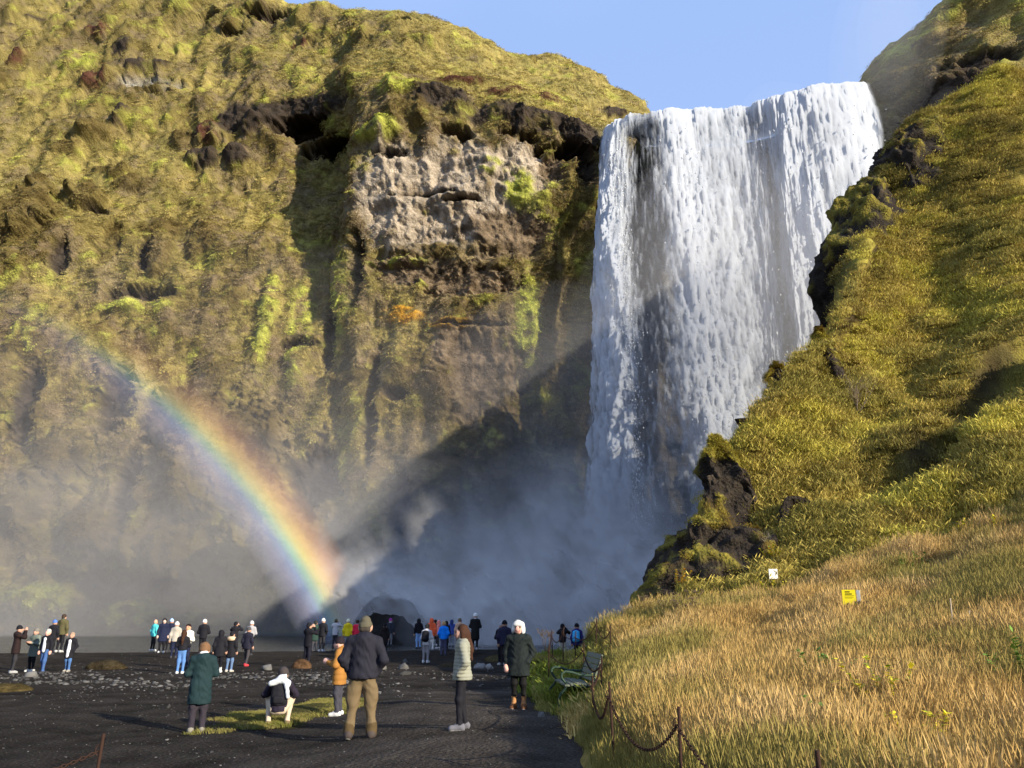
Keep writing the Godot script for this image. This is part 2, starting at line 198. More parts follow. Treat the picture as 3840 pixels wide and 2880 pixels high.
func _ready() -> void:
	rng.seed = 20251
	# camera
	var cam := Camera3D.new()
	cam.name = "camera"
	cam.position = Vector3(0, 1.87, 0)
	cam.rotation = Vector3(atan(860.0 / 2900.0), 0, 0)
	cam.fov = rad_to_deg(2.0 * atan(1440.0 / 2900.0))
	cam.near = 0.1
	cam.far = 2000.0
	add_child(cam)
	cam.current = true
	# sky
	var sky_mat := ProceduralSkyMaterial.new()
	sky_mat.sky_top_color = Color(0.40, 0.485, 0.635)
	sky_mat.sky_horizon_color = Color(0.68, 0.71, 0.75)
	sky_mat.sky_curve = 0.16
	sky_mat.ground_bottom_color = Color(0.12, 0.11, 0.09)
	sky_mat.ground_horizon_color = Color(0.5, 0.55, 0.6)
	sky_mat.sun_angle_max = 1.0
	sky_mat.sky_cover = thin_cloud()
	sky_mat.sky_cover_modulate = Color(1, 1, 1, 0.7)
	var sky := Sky.new()
	sky.sky_material = sky_mat
	var env := Environment.new()
	env.background_mode = Environment.BG_SKY
	env.sky = sky
	env.tonemap_mode = Environment.TONE_MAPPER_LINEAR
	env.tonemap_exposure = 2.65
	env.sdfgi_enabled = true
	env.ssao_enabled = true
	env.ssil_enabled = true
	env.volumetric_fog_enabled = true
	env.volumetric_fog_density = 0.0
	var we := WorldEnvironment.new()
	we.name = "world_environment"
	we.environment = env
	add_child(we)
	# sun: behind the viewer's right shoulder, about twenty degrees high
	var sun := DirectionalLight3D.new()
	sun.name = "sun"
	add_child(sun)
	sun.look_at_from_position(Vector3(72.4, 34.0, 60.8), Vector3.ZERO)
	sun.light_color = Color(1.0, 0.95, 0.86)
	sun.light_energy = 1.15
	sun.light_angular_distance = 0.5
	sun.shadow_enabled = true

	set_noise()
	set_materials()
	build_ground()
	build_cliff()
	build_hill()
	build_rocks()
	build_river()
	build_waterfall()
	build_mist()
	build_rainbow()
	build_cover()
	build_people()
	build_fence()
	build_bench()
	build_signs()
	build_shrubs()
	build_stones()
	build_patches()


func thin_cloud() -> ImageTexture:
	# streaks of thin high cloud over the blue
	var n := FastNoiseLite.new()
	n.seed = 5
	n.frequency = 0.9
	n.fractal_octaves = 4
	var im := Image.create(512, 256, false, Image.FORMAT_RGBA8)
	for y in 256:
		var el := PI * (0.5 - (y + 0.5) / 256.0)
		for x in 512:
			var az := TAU * (x + 0.5) / 512.0
			var d := Vector3(cos(el) * cos(az), sin(el) * 2.2, cos(el) * sin(az))
			var v := smoothstep(-0.15, 0.55, n.get_noise_3d(d.x, d.y, d.z))
			im.set_pixel(x, y, Color(0.3, 0.31, 0.33, v))
	return ImageTexture.create_from_image(im)


func set_noise() -> void:
	noise_a.seed = 11
	noise_a.frequency = 0.055
	noise_a.fractal_octaves = 4
	noise_b.seed = 23
	noise_b.frequency = 0.16
	noise_b.fractal_type = FastNoiseLite.FRACTAL_RIDGED
	noise_b.fractal_octaves = 4
	noise_c.seed = 37
	noise_c.frequency = 0.6
	noise_c.fractal_octaves = 4
	noise_r.seed = 41
	noise_r.noise_type = FastNoiseLite.TYPE_CELLULAR
	noise_r.cellular_return_type = FastNoiseLite.RETURN_DISTANCE2_SUB
	noise_r.frequency = 0.55
	noise_r.fractal_octaves = 2


func mat(called: String, rough := 0.9, color := Color.WHITE, vertex := false) -> StandardMaterial3D:
	var m := StandardMaterial3D.new()
	m.resource_name = called
	m.albedo_color = color
	m.roughness = rough
	m.vertex_color_use_as_albedo = vertex
	m.metallic_specular = 0.3
	M[called] = m
	return m


func grain(seed_value: int, freq: float, oct := 4, size := 512) -> NoiseTexture2D:
	var n := FastNoiseLite.new()
	n.seed = seed_value
	n.frequency = freq
	n.fractal_octaves = oct
	var t := NoiseTexture2D.new()
	t.width = size
	t.height = size
	t.seamless = true
	t.noise = n
	return t


func relief(m: StandardMaterial3D, t: Texture2D, cm: float, per_metre: float) -> void:
	m.uv1_triplanar = true
	m.uv1_world_triplanar = true
	m.uv1_scale = Vector3.ONE * per_metre
	m.heightmap_enabled = true
	m.heightmap_texture = t
	m.heightmap_scale = cm


func tone(m: StandardMaterial3D, seed_value: int, freq: float, lo: float) -> void:
	# mottled grain that multiplies the colour
	var t := grain(seed_value, freq, 5, 512)
	var g := Gradient.new()
	g.set_color(0, Color(lo, lo, lo))
	g.set_color(1, Color(1, 1, 1))
	t.color_ramp = g
	m.albedo_texture = t


func set_materials() -> void:
	var rough_tex := grain(3, 0.03, 6)
	var m := mat("cliff_cover", 0.95, Color.WHITE, true)
	m.metallic_specular = 0.15
	relief(m, rough_tex, 12.0, 0.22)
	tone(m, 71, 0.035, 0.6)
	m = mat("sand", 0.8, Color.WHITE, true)
	m.metallic_specular = 0.1
	relief(m, rough_tex, 2.5, 0.6)
	tone(m, 72, 0.05, 0.5)
	m = mat("hill_cover", 0.95, Color.WHITE, true)
	m.metallic_specular = 0.15
	relief(m, rough_tex, 3.0, 0.5)
	tone(m, 73, 0.04, 0.6)
	m = mat("outcrop_rock", 0.9, Color.WHITE, true)
	relief(m, rough_tex, 10.0, 0.4)
	tone(m, 74, 0.04, 0.4)
	m = mat("leaves", 0.85, Color.WHITE, true)
	m.metallic_specular = 0.15
	m.backlight_enabled = true
	m.backlight = Color(0.4, 0.4, 0.3)
	m.cull_mode = BaseMaterial3D.CULL_DISABLED
	m = mat("falling_water", 0.55, Color(0.97, 0.98, 1.0), true)
	m.transparency = BaseMaterial3D.TRANSPARENCY_ALPHA
	m.cull_mode = BaseMaterial3D.CULL_DISABLED
	m.backlight_enabled = true
	m.backlight = Color(0.6, 0.62, 0.65)
	m = mat("drops", 0.5, Color(0.82, 0.83, 0.84))
	m.backlight_enabled = true
	m.backlight = Color(0.6, 0.62, 0.65)
	m = mat("river_water", 0.16, Color(0.16, 0.17, 0.165))
	m.metallic_specular = 0.5
	relief(m, rough_tex, 9.0, 0.12)
	m = mat("spectrum", 1.0, Color.WHITE, true)
	m.transparency = BaseMaterial3D.TRANSPARENCY_ALPHA
	m.cull_mode = BaseMaterial3D.CULL_DISABLED
	m.metallic_specular = 0.0


func called(n: String) -> String:
	# the next free name: chair, chair_001, chair_002
	if not used_names.has(n):
		used_names[n] = 0
		return n
	used_names[n] += 1
	return "%s_%03d" % [n, used_names[n]]


func tag(o: Node, label := "", category := "", group := "", kind := "") -> Node:
	for pair in [["label", label], ["category", category], ["group", group], ["kind", kind]]:
		if pair[1]:
			o.set_meta(pair[0], pair[1])
	return o


func put(mesh: Mesh, name_of: String, material: Material, parent: Node = self) -> MeshInstance3D:
	var o := MeshInstance3D.new()
	o.name = called(name_of) if parent == self else name_of
	o.mesh = mesh
	if material:
		o.material_override = material
	parent.add_child(o, true)
	return o


func base(name_of: String, at := Vector3.ZERO, turn := 0.0) -> Node3D:
	var o := Node3D.new()
	o.name = called(name_of)
	add_child(o)
	o.position = at
	o.rotation.y = turn
	return o


# ---------------------------------------------------------------- lofted land
func spline(a: Vector3, b: Vector3, c: Vector3, d: Vector3, t: float) -> Vector3:
	return b.cubic_interpolate(c, a, d, t)


func loft(table: Array, across: Array, along: Array) -> Dictionary:
	# table: stations of points; across / along: how many steps in each interval
	var stations := []
	for row: Array in table:
		var pts := PackedVector3Array()
		for k in row.size() / 3:
			pts.append(Vector3(row[k * 3], row[k * 3 + 1], row[k * 3 + 2]))
		var fine := PackedVector3Array()
		for k in pts.size() - 1:
			var n: int = along[k]
			for i in n:
				fine.append(spline(pts[maxi(k - 1, 0)], pts[k], pts[k + 1], pts[mini(k + 2, pts.size() - 1)], float(i) / n))
		fine.append(pts[pts.size() - 1])
		stations.append(fine)
	var h: int = stations[0].size()
	var out := PackedVector3Array()
	var w := 0
	for s in stations.size() - 1:
		var n: int = across[s]
		var p0: PackedVector3Array = stations[maxi(s - 1, 0)]
		var p1: PackedVector3Array = stations[s]
		var p2: PackedVector3Array = stations[s + 1]
		var p3: PackedVector3Array = stations[mini(s + 2, stations.size() - 1)]
		var last := 1 if s == stations.size() - 2 else 0
		for i in n + last:
			var t := float(i) / n
			for k in h:
				out.append(p1[k].cubic_interpolate(p2[k], p0[k], p3[k], t))
			w += 1
	return {"pos": out, "w": w, "h": h}


func grid_normals(pos: PackedVector3Array, w: int, h: int) -> PackedVector3Array:
	var out := PackedVector3Array()
	out.resize(pos.size())
	for i in w:
		var a := maxi(i - 1, 0) * h
		var b := mini(i + 1, w - 1) * h
		for k in h:
			var du := pos[b + k] - pos[a + k]
			var dv := pos[i * h + mini(k + 1, h - 1)] - pos[i * h + maxi(k - 1, 0)]
			out[i * h + k] = du.cross(dv).normalized()
	return out


func grid_mesh(pos: PackedVector3Array, nrm: PackedVector3Array, col: PackedColorArray, w: int, h: int, skip := PackedByteArray()) -> ArrayMesh:
	var idx := PackedInt32Array()
	idx.resize((w - 1) * (h - 1) * 6)
	var q := 0
	for i in w - 1:
		for k in h - 1:
			var a := i * h + k
			if skip.size() and skip[a] and skip[a + 1] and skip[a + h] and skip[a + h + 1]:
				continue
			idx[q] = a
			idx[q + 1] = a + 1
			idx[q + 2] = a + h
			idx[q + 3] = a + h
			idx[q + 4] = a + 1
			idx[q + 5] = a + h + 1
			q += 6
	idx.resize(q)
	var arr := []
	arr.resize(Mesh.ARRAY_MAX)
	arr[Mesh.ARRAY_VERTEX] = pos
	arr[Mesh.ARRAY_NORMAL] = nrm
	if col.size():
		arr[Mesh.ARRAY_COLOR] = col
	arr[Mesh.ARRAY_INDEX] = idx
	var m := ArrayMesh.new()
	m.add_surface_from_arrays(Mesh.PRIMITIVE_TRIANGLES, arr)
	return m


# ---------------------------------------------------------------- flat ground
func ground_y(x: float, z: float) -> float:
	var a := 0.30 * smoothstep(-1.0, -4.5, x) * smoothstep(-6.0, -12.0, z)
	var b := 0.28 * smoothstep(-15.0, -26.0, z)
	var y := -maxf(a, b)
	y += 0.26 * exp(-((x + 2.0) * (x + 2.0) + (z + 44.5) * (z + 44.5)) / 4.0)
	y += 0.24 * exp(-((x + 24.0) * (x + 24.0) + (z + 42.5) * (z + 42.5)) / 5.0)
	# the bed falls below the water and comes up again at the far bank
	var shore := -47.5 - 0.16 * (x + 26.0) * smoothstep(-30.0, -22.0, x)
	shore = maxf(shore, -57.0) + 0.8 * noise_a.get_noise_2d(x * 2.0, 7.0)
	y -= 0.55 * smoothstep(shore + 1.0, shore - 2.5, z) * (1.0 - smoothstep(-76.0, -84.0, z))
	y += 0.35 * smoothstep(-76.0, -86.0, z)
	return y


func build_ground() -> void:
	var xs := PackedFloat32Array()
	var zs := PackedFloat32Array()
	var x := -160.0
	while x < 120.0:
		xs.append(x)
		x += 0.12 if x > -9.0 and x < 4.0 else (0.3 if x > -34.0 and x < 10.0 else 3.0)
	var z := 14.0
	while z > -100.0:
		zs.append(z)
		z -= 0.5 if z > -6.0 else (0.12 if z > -24.0 else (0.25 if z > -60.0 else 1.5))
	var w := xs.size()
	var h := zs.size()
	var pos := PackedVector3Array()
	var col := PackedColorArray()
	for i in w:
		for k in h:
			x = xs[i]
			z = zs[k]
			var y := ground_y(x, z)
			var f := noise_c.get_noise_2d(x * 1.6, z * 1.6)
			var b := noise_a.get_noise_2d(x * 3.0, z * 5.0)
			var near := smoothstep(-46.0, -12.0, z)
			y += 0.022 * f + 0.035 * b * near
			# trampled low mounds left of the path
			var r := Vector2((x + 4.85 + 0.22 * (z + 19.0)) / 1.2, (z + 19.0) / 2.7).length()
			y += 0.10 * smoothstep(1.0, 0.3, r + 0.3 * b)
			if x > 1.0:
				y -= 0.5 * smoothstep(1.2, 2.2, x)
			pos.append(Vector3(x, y, z))
			# black volcanic sand with paler ash on the trodden path
			var v := 0.044 + 0.026 * f + 0.014 * b
			var path := smoothstep(-5.0, -2.0, x + 1.5 * b) * smoothstep(-26.0, -19.0, z + 3.0 * b)
			var gravel := smoothstep(0.0, 0.3, noise_a.get_noise_2d(x * 4.0 + 50.0, z * 9.0)) * smoothstep(-37.0, -34.0, z) * smoothstep(-17.0, -22.0, z)
			v = lerpf(v, v * 1.5 + 0.008, path)
			v = lerpf(v, v * 1.25 + 0.004, gravel)
			var c := Color(v * 1.14, v * 1.0, v * 0.88)
			c = c.lerp(Color(v * 1.2, v * 1.02, v * 0.85), path * 0.6)
			var bank := smoothstep(-76.0, -80.0, z + 4.0 * b)
			c = c.lerp(Color(0.20, 0.20, 0.05), bank)
			c = c.lerp(Color(0.10, 0.095, 0.03), 0.8 * smoothstep(1.0, 0.8, r + 0.5 * b + 0.3 * f))
			col.append(c)
	var nrm := grid_normals(pos, w, h)
	var o := put(grid_mesh(pos, nrm, col, w, h), "ground", M.sand)
	tag(o, "black volcanic sand and trodden path before the falls", "", "", "structure")


# ---------------------------------------------------------------- cliff
const GOLD := Color(0.37, 0.30, 0.105)
const OLIVE := Color(0.225, 0.20, 0.064)
const LIME := Color(0.37, 0.38, 0.075)
const MOSS := Color(0.125, 0.092, 0.036)
const EARTH := Color(0.20, 0.15, 0.10)
const BASALT := Color(0.066, 0.052, 0.040)
const TUFF := Color(0.46, 0.385, 0.295)
const PALE := Color(0.36, 0.34, 0.29)
const RUST := Color(0.50, 0.27, 0.03)
const HEATHER := Color(0.11, 0.052, 0.035)


func build_cliff() -> void:
	var across := [6, 10, 14, 34, 34, 34, 28, 30, 28, 26, 26, 34, 34, 34, 26, 20, 18, 10, 6, 6, 6, 10, 12, 12, 12, 10]
	var along := [3, 62, 58, 56, 54, 50, 44, 40, 34, 4, 2]
	var g := loft(CLIFF, across, along)
	var pos: PackedVector3Array = g.pos
	var w: int = g.w
	var h: int = g.h
	var nrm := grid_normals(pos, w, h)
	var bins := {}
	for f in RELIEF.size():
		var r: Array = RELIEF[f]
		for b in range(int(floor((r[0] - r[3] * 1.5) / 2.0)), int(floor((r[0] + r[3] * 1.5) / 2.0)) + 1):
			if not bins.has(b):
				bins[b] = []
			bins[b].append(f)
	var col := PackedColorArray()
	col.resize(pos.size())
	cliff_veg.resize(pos.size())
	var none := []
	var base_kind := [TUFF, BASALT, PALE, LIME, RUST, HEATHER, OLIVE, EARTH, MOSS]
	for i in pos.size():
		var p := pos[i]
		var n := nrm[i]
		var flat := clampf(n.y, 0.0, 1.0)
		var a := noise_a.get_noise_3dv(p)
		var a2 := noise_a.get_noise_3d(p.x * 2.6 + 40.0, p.y * 2.6, p.z * 2.6)
		var b := noise_b.get_noise_3d(p.x, p.y * 0.42, p.z)
		var c := noise_c.get_noise_3dv(p)
		var c2 := noise_c.get_noise_3d(p.x * 0.35 + 9.0, p.y * 0.35, p.z * 0.35)
		var c3 := noise_c.get_noise_3d(p.x * 2.7, p.y * 2.7 + 31.0, p.z * 2.7)
		var steep := 1.0 - smoothstep(0.25, 0.6, flat + 0.12 * a2)
		# plain cover: dry gold grass on slopes, moss and earth on walls
		var m := GOLD.lerp(OLIVE, 0.8 * smoothstep(-0.25, 0.45, 0.6 * a2 + 0.5 * c2 + 0.4 * c))
		m = m.lerp(MOSS, 0.95 * steep * smoothstep(-0.3, 0.35, 0.6 * a + 0.5 * c2 + 0.6 * c))
		m = m.lerp(EARTH, 0.6 * smoothstep(0.2, 0.5, 0.7 * a2 - 0.6 * c2 + 0.4 * c + 0.35 * steep - 0.12))
		m = m.lerp(LIME, 0.6 * smoothstep(0.12, 0.5, -0.7 * a2 + 0.6 * c2 + 0.5 * c - 0.08))
		var veg := 1.0
		# relief of ribs, hollows and sheep-track steps
		var d := 2.0 * a + (0.15 + 0.95 * steep) * b + (0.16 + 0.26 * steep) * c2 + 0.26 * c + 0.12 * c3
		d += (1.0 - steep) * 0.10 * sin(p.y * 5.5 + 6.0 * a2 + 3.0 * c2 + p.x * 0.6)
		if steep > 0.3:
			d += 0.2 * steep * sin(p.x * 1.1 + 5.0 * a + p.y * 0.08)
		var rock := 0.0
		for f: int in bins.get(int(floor(p.x / 2.0)), none):
			var r: Array = RELIEF[f]
			var ex: float = (p.x - r[0]) / r[3]
			var ey: float = (p.y - r[1]) / r[4]
			var e := ex * ex + ey * ey
			if e > 2.2 or absf(p.z - r[2]) > 14.0:
				continue
			e = sqrt(e) + 0.30 * a2 + 0.30 * c2 + 0.30 * c + 0.15 * c3
			var k := 1.0 - smoothstep(0.62, 1.0, e)
			var amount: float = r[6]
			d += amount * (1.0 - smoothstep(0.45, 1.0, e))
			var kind: int = r[5]
			if kind == 6:
				continue
			var t: Color = base_kind[kind]
			var share := k
			if kind <= 2 or kind == 7:
				rock = maxf(rock, k)
				veg = minf(veg, 1.0 - k * (0.9 if kind <= 2 else 0.6))
				t = t.lerp(Color(t.r * 0.55, t.g * 0.52, t.b * 0.48), smoothstep(0.1, 0.55, c2 + 0.6 * c))
				if amount > 0.5 and kind == 1:
					share *= 1.0 - 0.6 * smoothstep(0.0, 0.3, c2 + flat * 0.7 - 0.25)
			elif kind == 8:
				share *= 0.55 + 0.4 * smoothstep(-0.2, 0.2, c2)
			else:
				share *= smoothstep(-0.3, 0.15, c + c2)
			m = m.lerp(t, share)
		if rock > 0.05:
			var q := noise_r.get_noise_3dv(p)
			d += rock * (0.22 * q + 0.3 * noise_r.get_noise_3d(p.x * 0.33, p.y * 0.3, p.z * 0.33))
			d += rock * (0.6 * noise_c.get_noise_3d(p.x * 0.13, p.y * 0.9 + a2, p.z * 0.13) + 0.3 * noise_c.get_noise_3d(p.x * 2.2, p.y * 2.2, p.z * 2.2))
		# wet wall behind the water
		if p.x > 9.0 and p.x < 42.0 and p.y < 62.0 and p.z < -60.0 and p.z > -95.0:
			var wet := smoothstep(9.0, 13.0, p.x + 2.0 * c2) * smoothstep(66.0, 56.0, p.y + 3.0 * a2 + maxf(0.0, p.x - 42.0))
			m = m.lerp(Color(0.085, 0.08, 0.075), wet * 0.9)
			veg *= 1.0 - wet
		var v := 1.05 + 0.65 * c + 0.25 * c2 + 0.55 * c3
		col[i] = Color(m.r * v, m.g * v, m.b * v)
		cliff_veg[i] = veg
		pos[i] = p + n * d
	nrm = grid_normals(pos, w, h)
	cliff_pos = pos
	cliff_nrm = nrm
	cliff_col = col
	var o := put(grid_mesh(pos, nrm, col, w, h), "cliff", M.cliff_cover)
	tag(o, "tall mossy cliff with grass slopes and a bare tan rock face", "", "", "structure")


# ---------------------------------------------------------------- hill on the right
func build_hill() -> void:
	var across := [14, 18, 26, 28, 26, 32, 34, 34, 34, 32, 26, 34, 50, 24, 14, 10]
	var along := [10, 26, 26, 26, 26, 26, 28, 28, 30, 32, 32, 34, 34, 6, 6, 5]
	var g := loft(HILL, across, along)
	var pos: PackedVector3Array = g.pos
	var w: int = g.w
	var h: int = g.h
	hill_w = h
	var nrm := grid_normals(pos, w, h)
	var col := PackedColorArray()
	col.resize(pos.size())
	hill_veg.resize(pos.size())
	for i in pos.size():
		var p := pos[i]
		var n := nrm[i]
		var far := smoothstep(-13.0, -26.0, p.z)
		var a := noise_a.get_noise_3d(p.x * 1.3, p.y * 1.3, p.z * 1.3)
		var a2 := noise_a.get_noise_3d(p.x * 3.5 + 20.0, p.y * 3.5, p.z * 3.5)
		var b := noise_b.get_noise_3d(p.x * 1.3, p.y, p.z * 1.3)
		var c := noise_c.get_noise_3d(p.x * 1.4, p.y * 1.4, p.z * 1.4)
		var c2 := noise_c.get_noise_3d(p.x * 0.5, p.y * 0.5 + 9.0, p.z * 0.5)
		var d := far * (0.9 * a + 0.45 * b + 0.34 * c2 + 0.12 * c) + (1.0 - far) * (0.1 * a2 + 0.04 * c)
		# a gully runs up behind the nearer spur, with a broken bank on its far side
		var ga := Vector2(12.6, -27.6)
		var gb := Vector2(21.3, -30.2)
		var gl := (gb - ga).length()
		var gd := (gb - ga) / gl
		var rel := Vector2(p.x, p.z) - ga
		var al := rel.dot(gd)
		var ac := rel.cross(gd) + 0.9 * a2 + 0.5 * sin(al * 0.6)
		var on := smoothstep(-2.0, 4.0, al) * (1.0 - smoothstep(gl + 6.0, gl + 14.0, al))
		d += on * (0.9 * exp(-pow((ac + 1.7) / 1.4, 2.0)) - 1.2 * exp(-pow(ac / 1.0, 2.0)) + 0.6 * exp(-pow((ac - 1.7) / 1.1, 2.0)))
		var bank := on * exp(-pow((ac - 0.9) / 0.7, 2.0))
		# straw-gold long grass low down, greener mixed turf higher
		var m := Color(0.48, 0.34, 0.12).lerp(Color(0.42, 0.33, 0.085), smoothstep(-13.0, -24.0, p.z + 4.0 * a))
		m = m.lerp(Color(0.24, 0.215, 0.055), 0.7 * smoothstep(0.0, 0.35, a2 + 0.5 * c2))
		m = m.lerp(Color(0.13, 0.10, 0.03), far * 0.6 * smoothstep(0.15, 0.45, a + 0.8 * c2))
		m = m.lerp(Color(0.44, 0.38, 0.075), far * smoothstep(0.05, 0.35, -a2 + 0.5 * c))
		var flat := n.y
		var crag := far * (1.0 - smoothstep(0.22, 0.42, flat + 0.2 * a2 + 0.2 * c2))
		m = m.lerp(Color(0.20, 0.14, 0.04), 0.7 * crag)
		var bare := maxf(bank * smoothstep(-0.1, 0.3, c2 + 0.2), crag * smoothstep(0.05, 0.3, c2 + 0.4 * b - 0.1))
		m = m.lerp(Color(0.05, 0.038, 0.028), 0.85 * bare)
		if p.x < 2.6 and p.z > -32.0:
			m = m.lerp(Color(0.16, 0.19, 0.03), smoothstep(2.6, 1.4, p.x + a2) * smoothstep(-14.5, -16.5, p.z))
		var v := 0.9 + 0.45 * c
		col[i] = Color(m.r * v, m.g * v, m.b * v)
		hill_veg[i] = 1.0 - bare
		pos[i] = p + n * d
	nrm = grid_normals(pos, w, h)
	hill_pos = pos
	hill_nrm = nrm
	hill_col = col
	for p in pos:
		if p.z > -45.0:
			var key := Vector2i(roundi(p.x * 2.0), roundi(p.z * 2.0))
			hill_top[key] = maxf(hill_top.get(key, -9.0), p.y)
	var o := put(grid_mesh(pos, nrm, col, w, h), "hill", M.hill_cover)
	tag(o, "steep grassy hill rising to the right of the path", "", "", "structure")


func land_y(x: float, z: float) -> float:
	var best := ground_y(x, z)
	var k := Vector2i(roundi(x * 2.0), roundi(z * 2.0))
	for r in 3:
		var found := -9.0
		for i in range(-r, r + 1):
			for j in range(-r, r + 1):
				found = maxf(found, hill_top.get(k + Vector2i(i, j), -9.0))
		if found > -8.0:
			return maxf(best, found - 0.04)
	return best


# ---------------------------------------------------------------- crags: rings of stone with broken faces
func crag(rings: Array, seed_off: float, green: float, name_of: String) -> MeshInstance3D:
	var w := 150
	var steps := 16
	var h := (rings.size() - 1) * steps + 1
	var pos := PackedVector3Array()
	for i in w:
		var an := -TAU * i / (w - 1)
		for k in h:
			var f := float(k) / steps
			var q := mini(int(f), rings.size() - 2)
			var t := f - q
			var r0: Array = rings[maxi(q - 1, 0)]
			var r1: Array = rings[q]
			var r2: Array = rings[q + 1]
			var r3: Array = rings[mini(q + 2, rings.size() - 1)]
			var v := []
			for e in 5:
				v.append(cubic_interpolate(r1[e], r2[e], r0[e], r3[e], t))
			var sq := 1.0 + 0.12 * cos(an * 4.0 + seed_off)
			pos.append(Vector3(v[1] + maxf(v[3], 0.05) * sq * cos(an), v[0], v[2] + maxf(v[4], 0.05) * sq * sin(an)))
	var big := 0.0
	for ring: Array in rings:
		big = maxf(big, ring[3])
	var rough := clampf(big / 3.4, 0.4, 1.0)
	var nrm := grid_normals(pos, w, h)
	var col := PackedColorArray()
	col.resize(pos.size())
	for i in pos.size():
		var p := pos[i]
		var n := nrm[i]
		var s := p + Vector3(seed_off, seed_off, 0)
		var a := noise_a.get_noise_3dv(s * 3.0)
		var c2 := noise_c.get_noise_3dv(s * 0.6)
		var c := noise_c.get_noise_3dv(s * 1.8)
		var q := noise_r.get_noise_3dv(s * 0.8)
		var b := noise_b.get_noise_3dv(s * 1.6)
		var q2 := noise_r.get_noise_3dv(s * 2.1)
		var d := 1.1 * a + 0.4 * c2 + 0.3 * c + 0.5 * q + 0.35 * q2 + 0.4 * b
		var turf := smoothstep(0.0, 0.35, 0.75 * n.y + 0.95 * c2 + 0.6 * a + 0.6 * c + green + 0.12)
		var m := Color(0.055, 0.042, 0.03).lerp(Color(0.11, 0.085, 0.06), smoothstep(0.0, 0.4, c + q * 0.3))
		m = m.lerp(Color(0.16, 0.105, 0.018).lerp(Color(0.30, 0.25, 0.04), smoothstep(-0.1, 0.3, a + c)), turf)
		var v := 0.9 + 0.5 * c
		col[i] = Color(m.r * v, m.g * v, m.b * v)
		pos[i] = p + n * d * rough
	# close the seam
	for k in h:
		pos[(w - 1) * h + k] = pos[k]
		col[(w - 1) * h + k] = col[k]
	nrm = grid_normals(pos, w, h)
	for k in h:
		var s := (nrm[k] + nrm[(w - 1) * h + k]).normalized()
		nrm[k] = s
		nrm[(w - 1) * h + k] = s
	# turf clumps grow from these too
	for i in range(0, pos.size(), 1):
		if col[i].r > 0.14 and nrm[i].y > 0.0:
			crag_spots.append([pos[i], nrm[i], col[i]])
	return put(grid_mesh(pos, nrm, col, w, h), name_of, M.outcrop_rock)


var crag_spots := []


func build_rocks() -> void:
	# y, x, z, half width, half depth
	var o := crag([[-0.18, 7.14, -27.82, 3.71, 2.86], [1.25, 7.04, -27.75, 3.42, 2.70], [2.67, 7.59, -27.80, 3.55, 3.01], [4.32, 7.77, -28.10, 2.61, 2.42], [5.25, 8.59, -28.30, 2.80, 1.98], [5.64, 8.43, -28.49, 1.97, 1.43], [6.81, 8.05, -28.60, 1.33, 1.05], [7.72, 7.89, -28.70, 0.68, 0.61], [8.24, 7.71, -28.75, 0.05, 0.04]], 3.0, -0.62, "rock_outcrop")
	tag(o, "dark pointed rock outcrop with moss at the foot of the hill", "rock")
	o = crag([[8.73, 24.86, -44.38, 4.22, 3.37], [13.86, 24.14, -44.65, 4.07, 3.40], [18.97, 23.30, -45.20, 3.74, 3.05], [22.82, 22.57, -44.33, 3.52, 2.78], [25.79, 23.48, -45.15, 3.21, 2.46], [28.55, 24.73, -46.48, 2.49, 2.15], [30.72, 25.47, -47.15, 1.33, 1.33], [31.59, 25.60, -47.24, 0.03, 0.03]], 17.0, -0.5, "rock_outcrop")
	tag(o, "shaded dark mossy crag between the hill and the falling water", "rock")
	o = crag([[24.24, 28.14, -44.53, 0.04, 0.04], [25.10, 28.13, -44.70, 1.16, 1.10], [27.11, 27.98, -45.55, 2.68, 2.18], [30.05, 27.91, -46.61, 3.18, 2.52], [32.96, 28.14, -47.56, 2.94, 2.51], [34.74, 28.60, -48.16, 2.00, 2.00], [35.54, 28.89, -48.45, 0.04, 0.04]], 29.0, -0.45, "rock_outcrop")
	tag(o, "overhanging brown conglomerate boulder with grass on its top", "rock")
	o = crag([[5.77, 9.54, -30.00, 0.88, 0.64], [6.77, 9.44, -30.00, 0.84, 0.64], [8.06, 9.34, -30.30, 0.72, 0.56], [8.70, 9.34, -30.50, 0.56, 0.48], [9.35, 9.34, -30.60, 0.28, 0.24], [9.45, 9.34, -30.60, 0.04, 0.04]], 51.0, -0.45, "rock_outcrop")
	tag(o, "dark broken rock on the ridge just above the pointed outcrop", "rock")
	o = crag([[8.70, 11.71, -31.50, 0.81, 0.60], [9.70, 11.57, -31.40, 0.78, 0.60], [10.95, 11.41, -31.54, 0.67, 0.51], [11.57, 11.39, -31.67, 0.51, 0.43], [12.19, 11.37, -31.72, 0.25, 0.22], [12.29, 11.37, -31.72, 0.04, 0.04]], 57.0, -0.45, "rock_outcrop")
	tag(o, "dark mossy ledge halfway up the ridge", "rock")
	o = crag([[11.32, 14.62, -33.57, 0.81, 0.60], [12.34, 14.48, -33.47, 0.77, 0.60], [13.46, 14.32, -33.67, 0.67, 0.51], [14.03, 14.30, -33.83, 0.51, 0.44], [14.61, 14.28, -33.89, 0.26, 0.23], [14.71, 14.28, -33.89, 0.04, 0.04]], 63.0, -0.45, "rock_outcrop")
	tag(o, "dark mossy ledge below the shaded crag", "rock")
	o = crag([[6.22, 13.44, -30.60, 1.42, 1.04], [7.23, 13.23, -30.34, 1.34, 1.03], [8.04, 13.06, -30.50, 1.14, 0.89], [8.46, 13.06, -30.70, 0.89, 0.77], [8.88, 13.06, -30.80, 0.45, 0.39], [8.98, 13.04, -30.80, 0.04, 0.04]], 69.0, -0.45, "rock_outcrop")
	tag(o, "broad dark rock bank in the middle of the hillside", "rock")


